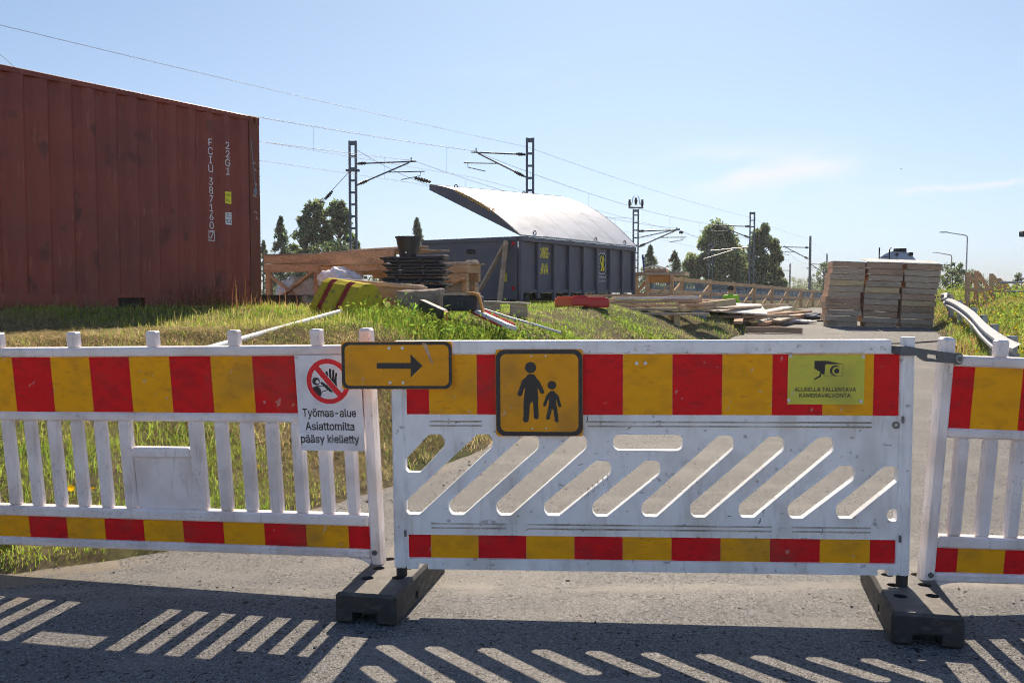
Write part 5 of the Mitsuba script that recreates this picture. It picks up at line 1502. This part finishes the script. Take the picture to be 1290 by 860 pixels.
far = [(43.5, 150, 4.6, 4.4, 'aspen', G3), (47.5, 152, 3.8, 5.0, 'bush', G4), (50.5, 155, 4.6, 3.6, 'spruce', G2), (53.8, 158, 6.6, 4.6, 'aspen', G2), (57.5, 160, 4.8, 6.0, 'bush', G3), (60.5, 165, 4.0, 6.0, 'bush', G2)]
fl = ['round light tree nearest the big clump in the far row on the right', 'low pale bush in the far row behind the railing', 'narrow dark spruce in the far row behind the railing', 'tallest tree of the far row, behind the slim mast', 'wide tree right of the slim mast in the far row', 'last low tree of the far row beside the stacked elements']
for (x, y, h, w_, kd, c), lb in zip(far, fl): tree(lb, x, y, .3, h, w_, kd, c, 1600)
rb_ = [(41.6, 86, 3.9, 3.4, G1), (44.2, 88, 3.2, 3.2, G2), (40.4, 84, 3.2, 2.6, G2), (51.2, 92, 3.0, 2.4, G1), (47.2, 90, 2.4, 2.4, G1)]
rl_ = ['tall grey-green bush directly right of the stacked elements', 'broad bush left of the nearest street lamp', 'low bush half hidden by the right edge of the stacked elements', 'dark bush between the first two raking props', 'small dark bush at the foot of the nearest street lamp']
for (x, y, h, w_, c), lb in zip(rb_, rl_): tree(lb, x, y, .5, h, w_, 'bush', c, 2200)
ORD = ['first', 'second', 'third', 'fourth', 'fifth', 'sixth', 'seventh', 'eighth', 'ninth', 'tenth', 'eleventh', 'twelfth', 'thirteenth', 'fourteenth', 'fifteenth', 'sixteenth']
for i in range(10):
    x = -62 + 9.5 * i + rng.uniform(-3, 3)
    if -32 < x * 1.0 < 30: x = x
    tree(ORD[i] + ' small far tree from the left in the low wood on the horizon', x * 2.4, 330 + rng.uniform(-20, 20), .3, rng.uniform(4.2, 7.5), 5.5, 'spruce' if i % 3 else 'bush', G2, 500, None)

xw = np.concatenate([np.linspace(-330, 330, 15000)]) + rng.normal(0, 1.5, 15000)
hw = 2.2 + 5.2 * meshkit.fbm(np.stack([xw * .035, xw * 0, xw * 0], 1), 4, 71) ** 1.3
Cw = np.stack([xw, 420 + rng.uniform(-25, 25, len(xw)), .4 + hw * rng.random(len(xw)) ** .8], 1)
lm, lc = leaves(Cw, rng.uniform(.35, .9, len(Cw)), G2, .3)
k = tag(new('far_wood'), 'low distant wood along the horizon beyond the railway', 'wood', kind='stuff'); scene[k] = ply(lm, 'leaf', color=lc)

# ---------------------------------------------------------------- grass and weeds
def blades(P, H, W, col, lean=.45, cv=.22):
    """Tapering bent blades rooted at P (n, 3)."""
    n = len(P); a = rng.uniform(0, 2 * np.pi, n); s_ = np.stack([np.cos(a), np.sin(a), 0 * a], 1)
    b = rng.uniform(0, 2 * np.pi, n); L = (lean * np.abs(rng.normal(0, 1, n)))[:, None]
    d = np.stack([np.cos(b), np.sin(b), 0 * b], 1) * L
    H, W = H[:, None], W[:, None]
    up = np.array([0, 0, 1.])
    mid = P + (up * .55 + d * .28) * H; tip = P + (up * (1 - .25 * np.minimum(L, 1.6)) + d) * H
    V = np.stack([P - s_ * W / 2, P + s_ * W / 2, mid - s_ * W * .36, mid + s_ * W * .36, tip], 1).reshape(-1, 3)
    i = np.arange(n)[:, None] * 5
    F_ = np.vstack([i + [0, 1, 3], i + [0, 3, 2], i + [2, 3, 4]])
    c = np.clip(col * (1 + rng.normal(0, cv, (n, 1))) * (1 + rng.normal(0, .08, (n, 3))), .006, .9)
    return trimesh.Trimesh(V, F_, process=False), np.repeat(c, 5, 0)


def scatter(n, x0, x1, y0, y1, keep):
    P = np.stack([rng.uniform(x0, x1, n), rng.uniform(y0, y1, n)], 1)
    return P[keep(P)]


def incontainer(P):
    d = (P - [-3.475, 12.70]); u = d @ [.546, .838]; w = d @ [.838, -.546]
    return (u > -6.1) & (u < .03) & (w > -2.5) & (w < -.02)


def onbank(P, lo=.0):
    n1 = meshkit.fbm(np.stack([P[:, 0] * 1.7, P[:, 1] * 1.7, P[:, 0] * 0], 1), 3, 2) - .5
    s_ = sdist(P, EDGE_L) + n1 * .30
    edge = rng.random(len(P)) * .10
    return (s_ > lo + edge) & ~incontainer(P)


def view(P, m=.03): return np.abs(P[:, 0]) < (.561 + m) * P[:, 1] + .3


parts = []
for (y0, y1, dens) in ((3.6, 5.5, 8000), (5.5, 7.5, 6500), (7.5, 10, 4400), (10, 13.5, 2600), (13.5, 18, 900), (18, 32, 330)):
    x0, x1 = -.60 * y1 - .3, min(7.5, .4 * y1 + 1)
    P = scatter(int((x1 - x0) * (y1 - y0) * dens), x0, x1, y0, y1, lambda P: view(P) & onbank(P))
    parts.append(P)
P = np.vstack(parts); n = len(P)
N = lambda k, sd, o=0: meshkit.fbm(np.stack([P[:, 0] * k + o, P[:, 1] * k, P[:, 0] * 0], 1), 3, sd)
dry = np.clip((N(.95, 11) - .40) * 4.5, 0, 1)
band = np.exp(-((P[:, 1] - 8.1 - .4 * np.sin(P[:, 0])) / 1.5) ** 2) * (P[:, 0] < .3)      # mown strip with straw on the slope
dry = np.clip(dry * .7 + band * 1.15 - (P[:, 1] < 6.0) * .30, 0, 1)
isdry = rng.random(n) < dry * .85
thin = N(2.6, 21)
keep = (thin + rng.random(n) * .5) > (.52 + .10 * dry)
P, dry, isdry = P[keep], dry[keep], isdry[keep]; n = len(P)
sc_ = np.interp(P[:, 1], [4, 8, 14, 30], [1, 1.1, 1.5, 2.6])
tall = np.clip((N(.9, 33, 7) - .45) * 3, 0, 1)
H = rng.gamma(5, .0066, n) * (1 + .7 * tall) * np.where(isdry, .75, 1.0) * np.interp(P[:, 1], [4, 7, 12, 30], [1.0, 1.0, 1.25, 1.5])
W = rng.uniform(.0024, .0052, n) * sc_
g1, g2, g3 = np.array([.24, .40, .05]), np.array([.43, .52, .09]), np.array([.70, .57, .31])
mixv = np.clip(N(1.6, 44, 3) * 1.6 - .35 + rng.normal(0, .18, n), 0, 1)[:, None]
col = np.where(isdry[:, None], g3 * rng.uniform(.65, 1.15, (n, 1)), g1 * (1 - mixv) + g2 * mixv)
z = ground(P[:, 0], P[:, 1]) - .006
gm, gc = blades(np.column_stack([P, z]), H, W, col, np.where(isdry, 1.25, .8), .27)
gr_ = tag(new('grass'), 'mixed green and straw-dry grass covering the bank behind the barriers', 'grass', kind='stuff')
scene[gr_] = ply(gm, 'blade', color=gc)
# straw lying flat where the slope was mown
Q = scatter(80000, -6, 1.2, 5.4, 11.2, lambda P: view(P) & onbank(P, .1))
Q = Q[rng.random(len(Q)) < np.clip(np.exp(-((Q[:, 1] - 8.0) / 1.7) ** 2) + .12, 0, 1)]
n = len(Q); a = rng.uniform(0, 2 * np.pi, n); L = rng.uniform(.04, .16, n)
p0 = np.column_stack([Q, ground(Q[:, 0], Q[:, 1]) + rng.uniform(.004, .03, n)])
Q2 = Q + np.stack([np.cos(a), np.sin(a)], 1) * L[:, None]
p1 = np.column_stack([Q2, ground(Q2[:, 0], Q2[:, 1]) + rng.uniform(.004, .045, n)])
sd = np.stack([-np.sin(a), np.cos(a), 0 * a], 1) * rng.uniform(.0012, .0024, n)[:, None]
V = np.stack([p0 - sd, p0 + sd, p1 + sd, p1 - sd], 1).reshape(-1, 3); i = np.arange(n)[:, None] * 4
cc = np.repeat(np.array([.58, .46, .26]) * rng.uniform(.55, 1.2, (n, 1)), 4, 0)
k = tag(new('straw'), 'cut straw lying on the mown strip of the slope', 'straw', kind='stuff')
scene[k] = ply(trimesh.Trimesh(V, np.vstack([i + [0, 1, 2], i + [0, 2, 3]]), process=False), 'blade', color=cc)


def tallgrass(name, label, cat, n, f, H, W, cols, lean, cv=.25):
    P = f(n); n = len(P)
    c = np.array(cols)[rng.integers(0, len(cols), n)]
    m_, cc = blades(np.column_stack([P, ground(P[:, 0], P[:, 1]) - .01]), rng.uniform(H[0], H[1], n), rng.uniform(W[0], W[1], n), c, lean, cv)
    k = tag(new(name), label, cat, kind='stuff'); scene[k] = ply(m_, 'blade', color=cc)


def blob(spots):
    def f(n):
        sp = np.array(spots); j = rng.integers(0, len(sp), n)
        P = sp[j, :2] + rng.normal(0, 1, (n, 2)) * sp[j, 2:3]
        return P[onbank(P)]
    return f


tallgrass('tall_grass', 'tall uncut grass round the yellow block and the dark beam', 'grass', 6000, blob([(-1.75, 11.6, .22), (-1.4, 11.1, .28), (-1.15, 10.6, .28), (-.85, 10.2, .3), (-.75, 10.7, .25), (-.5, 11.0, .25), (-.3, 11.3, .25), (-1.1, 11.4, .3)]), (.06, .21), (.005, .011), [(.16, .27, .035), (.28, .38, .05), (.10, .17, .03), (.40, .44, .09)], .35)
tallgrass('dry_stalks', 'reddish dry stalks at the foot of the container corner', 'grass', 240, lambda n: (lambda P: P[onbank(P)])(np.array([-3.62, 12.15]) + rng.normal(0, 1, (n, 2)) * [.32, .28] + np.array([-.25, -.2]) * rng.random((n, 1)) * 3), (.15, .48), (.006, .011), [(.28, .11, .06), (.34, .17, .08), (.40, .27, .13)], .18)
tallgrass('rough_grass', 'shaggy grass fringe along the foot of the container and the trestles', 'grass', 5200, lambda n: (lambda P: P[onbank(P) & view(P)])(np.stack([rng.uniform(-5.6, -1.8, n), rng.uniform(9.4, 15.2, n)], 1)), (.06, .16), (.006, .011), [(.27, .35, .05), (.42, .44, .09), (.56, .5, .2)], .4)
# broad-leaved weeds in the tall grass
C = []
for (x, y, r, n_) in [(-.85, 10.6, .35, 380), (-.5, 10.9, .25, 300), (-.8, 10.3, .25, 260), (-.2, 11.3, .25, 200), (-1.5, 11.4, .25, 420), (.1, 11.8, .3, 350), (.6, 12.5, .3, 240), (1.5, 12, .5, 350), (.9, 12.9, .3, 260), (2.2, 15.6, .4, 300)]:
    p = np.array([x, y]) + rng.normal(0, r, (n_, 2)); p = p[onbank(p)]
    C.append(np.column_stack([p, ground(p[:, 0], p[:, 1]) + rng.gamma(3, .038, len(p)) * (1 if x < .3 else .4)]))
C = np.vstack(C); lm, lc = leaves(C, rng.uniform(.018, .042, len(C)), (.20, .31, .045), .3, -.2, .8)
k = tag(new('leafy_weeds'), 'broad-leaved weeds growing through the tall grass on the slope', 'weeds', kind='stuff'); scene[k] = ply(lm, 'blade', color=lc)


def rightbank(P):
    n1 = meshkit.fbm(np.stack([P[:, 0] * 1.7, P[:, 1] * 1.7, P[:, 0] * 0], 1), 3, 2) - .5
    s_ = -sdist(P, EDGE_R) + n1 * .35
    return (s_ > .02 + rng.random(len(P)) * .25) & view(P, .02)


parts = []
for (y0, y1, dens) in ((8, 13, 1900), (13, 20, 1100), (20, 32, 420), (32, 55, 90)):
    x0, x1 = 4.5, .60 * y1 + .5
    parts.append(scatter(int((x1 - x0) * (y1 - y0) * dens), x0, x1, y0, y1, rightbank))
P = np.vstack(parts); n = len(P)
N = lambda k, sd, o=0: meshkit.fbm(np.stack([P[:, 0] * k + o, P[:, 1] * k, P[:, 0] * 0], 1), 3, sd)
tl = np.clip((N(.8, 3) - .35) * 3, 0.15, 1)
m1 = np.clip(N(1.1, 9) * 1.8 - .4 + rng.normal(0, .25, n), 0, 1)[:, None]
col = np.array([.22, .33, .05]) * (1 - m1) + np.array([.44, .46, .12]) * m1
br = rng.random(n) < np.clip((N(.5, 17) - .42) * 3, 0.05, .6); col[br] = np.array([.46, .30, .15]) * rng.uniform(.6, 1.2, (br.sum(), 1))
m_, cc = blades(np.column_stack([P, ground(P[:, 0], P[:, 1]) - .01]), rng.uniform(.07, .42, n) * (.40 + .6 * tl) * np.interp(P[:, 1], [10, 16, 24, 30], [1, .85, .62, .5]), rng.uniform(.006, .012, n) * np.interp(P[:, 1], [8, 20, 50], [1, 1.5, 3]), col, .32, .25)
k = tag(new('roadside_weeds'), 'tall rank weeds and grass on the right-hand verge round the guard rail', 'weeds', kind='stuff'); scene[k] = ply(m_, 'blade', color=cc)
# leafy stems and yellow flower heads in the verge
j = rng.choice(n, 5200, replace=False); C = np.column_stack([P[j], ground(P[j, 0], P[j, 1]) + rng.uniform(.05, .50, len(j)) * (.4 + .6 * tl[j])])
lm, lc = leaves(C, rng.uniform(.018, .04, len(C)) * np.interp(C[:, 1], [8, 20, 50], [1, 1.3, 2.2]), (.22, .32, .05), .35, -.2, .7)
k = tag(new('verge_leaves'), 'leafy green plants between the grasses of the right-hand verge', 'weeds', kind='stuff'); scene[k] = ply(lm, 'blade', color=lc)


def flowers(C, r, label, col, var=.12):
    n = len(C); V, Fc = [], []
    t = np.linspace(0, 2 * np.pi, 7)[:-1]
    for c in C:
        o = len(V); nn = rng.normal(0, .5, 3) + [0, -.5, .9]; nn /= np.linalg.norm(nn); a = np.cross(nn, [1, 0, 0]); a /= np.linalg.norm(a); b = np.cross(nn, a)
        rr = r * rng.uniform(.7, 1.3)
        V.append(c + nn * rr * .3); V += [c + rr * (a * math.cos(q_) + b * math.sin(q_)) for q_ in t]
        Fc += [[o, o + 1 + i, o + 1 + (i + 1) % 6] for i in range(6)]
    k = tag(new('yellow_flowers'), label, 'flowers', kind='stuff')
    scene[k] = ply(trimesh.Trimesh(V, Fc, process=False), 'blade', color=np.clip(np.array(col) * (1 + rng.normal(0, var, (len(V), 1))), 0, 1))


sel = j[(P[j, 1] < 26)][:220]
cl_ = N(.9, 51)[sel] > .47
sel = sel[cl_]
C = np.column_stack([P[sel], ground(P[sel, 0], P[sel, 1]) + rng.uniform(.22, .52, len(sel))])
C = np.vstack([C + rng.normal(0, .03, C.shape) for _ in range(2)])
flowers(C, .018, 'small yellow flower heads scattered over the right-hand verge', (.85, .58, .02))
D = np.array([(-2.32, 4.74), (-2.12, 4.78), (-2.40, 4.92), (-2.30, 4.95), (-1.2, 6.35), (-1.05, 6.5), (-1.75, 5.6), (-1.6, 5.7), (-1.1, 7.2), (-.8, 7.1), (-2.05, 5.0), (-3, 5.2), (-2.6, 6.2)])
flowers(np.column_stack([D, ground(D[:, 0], D[:, 1]) + .065]), .019, 'yellow dandelion-like flowers in the short grass behind the left barrier', (.88, .52, .01), .08)

# ---------------------------------------------------------------- small things on the ground
st = thing('boulder', 'flat grey stone in the grass at the lower left corner', 'stone')
b_ = trimesh.creation.icosphere(4); v = np.array(b_.vertices); v *= (1 + (meshkit.fbm(v * 1.6 + 2, 3, 6) - .5)[:, None] * .55); v = v * [.30, .17, .12]; v[:, 2] = np.clip(v[:, 2], -.08, .07)
scene[st] = ply(trimesh.Trimesh(v + [-2.70, 4.52, .10], b_.faces, process=False), 'stone', 35)
bp = thing('bent_plank', 'dark strip lying against the flat grey stone', 'strip'); scene[bp] = ply(beam([-2.75, 4.28, .035], [-2.40, 4.42, .05], .02, .02, .003), 'dark_steel')
n = 900
Q = np.stack([rng.uniform(-2.4, 3.2, n), 2.6 + rng.gamma(1.6, 2.2, n)], 1)
e_ = np.stack([np.interp(yy := rng.uniform(4, 9, 500), EDGE_L[:, 1], EDGE_L[:, 0]) + np.abs(rng.normal(0, .16, 500)) + .03, yy], 1)
Q = np.vstack([Q, e_]); Q = Q[(Q[:, 1] < 14) & (sdist(Q, EDGE_L) < .02) & (sdist(Q, EDGE_R) > .1)]
V, Fc, cc = [], [], []; ico = trimesh.creation.icosphere(1); iv = np.array(ico.vertices)
for i, (x, y) in enumerate(Q):
    r = rng.gamma(2.0, .0010) + .0010
    vv = iv * (1 + rng.normal(0, .16, (len(iv), 1))) * r * [1, 1, .7] @ trimesh.transformations.rotation_matrix(rng.uniform(0, 6), [0, 0, 1])[:3, :3]
    V.append(vv + [x, y, float(zroad(x, y)) + r * .45]); Fc.append(ico.faces + i * len(iv)); cc.append(np.repeat([np.array([.17, .16, .145]) * rng.uniform(.4, 1.5)], len(iv), 0))
k = tag(new('gravel'), 'loose grit and small stones on the asphalt', 'gravel', kind='stuff'); scene[k] = ply(trimesh.Trimesh(np.vstack(V), np.vstack(Fc), process=False), 'pebble_mat', color=np.vstack(cc))
lt = thing('paper_scrap', 'crumpled white scrap of paper in the grass behind the left barrier', 'litter')
sc = trimesh.creation.icosphere(2); v = np.array(sc.vertices) * (1 + (meshkit.fbm(np.array(sc.vertices) * 3, 2, 3) - .5)[:, None] * .9) * [.035, .02, .016]
scene[lt] = ply(trimesh.Trimesh(v + [-1.12, 6.55, gz(-1.12, 6.55) + .03], sc.faces, process=False), 'white_paint')
bd = thing('bird', 'tiny dark bird flying in the clear sky above the stacked elements', 'bird')
B = np.array([84.6, 200., 28.5])
add('body', [tube([B + [-.12, 0, .02], B + [-.05, 0, 0], B + [.06, 0, -.03], B + [.15, 0, -.10]], [.02, .05, .055, .02], 7)], 'dark_cloth', bd, True)
for s_ in (-1, 1): add('wing', hull(np.array([[0, 0, 0], [.12, 0, -.02], [.05, s_ * .28, .10], [-.02, s_ * .48, .02], [-.04, s_ * .2, .09], [.0, 0, .015], [.05, s_ * .28, .11]]) + B), 'dark_cloth', bd)
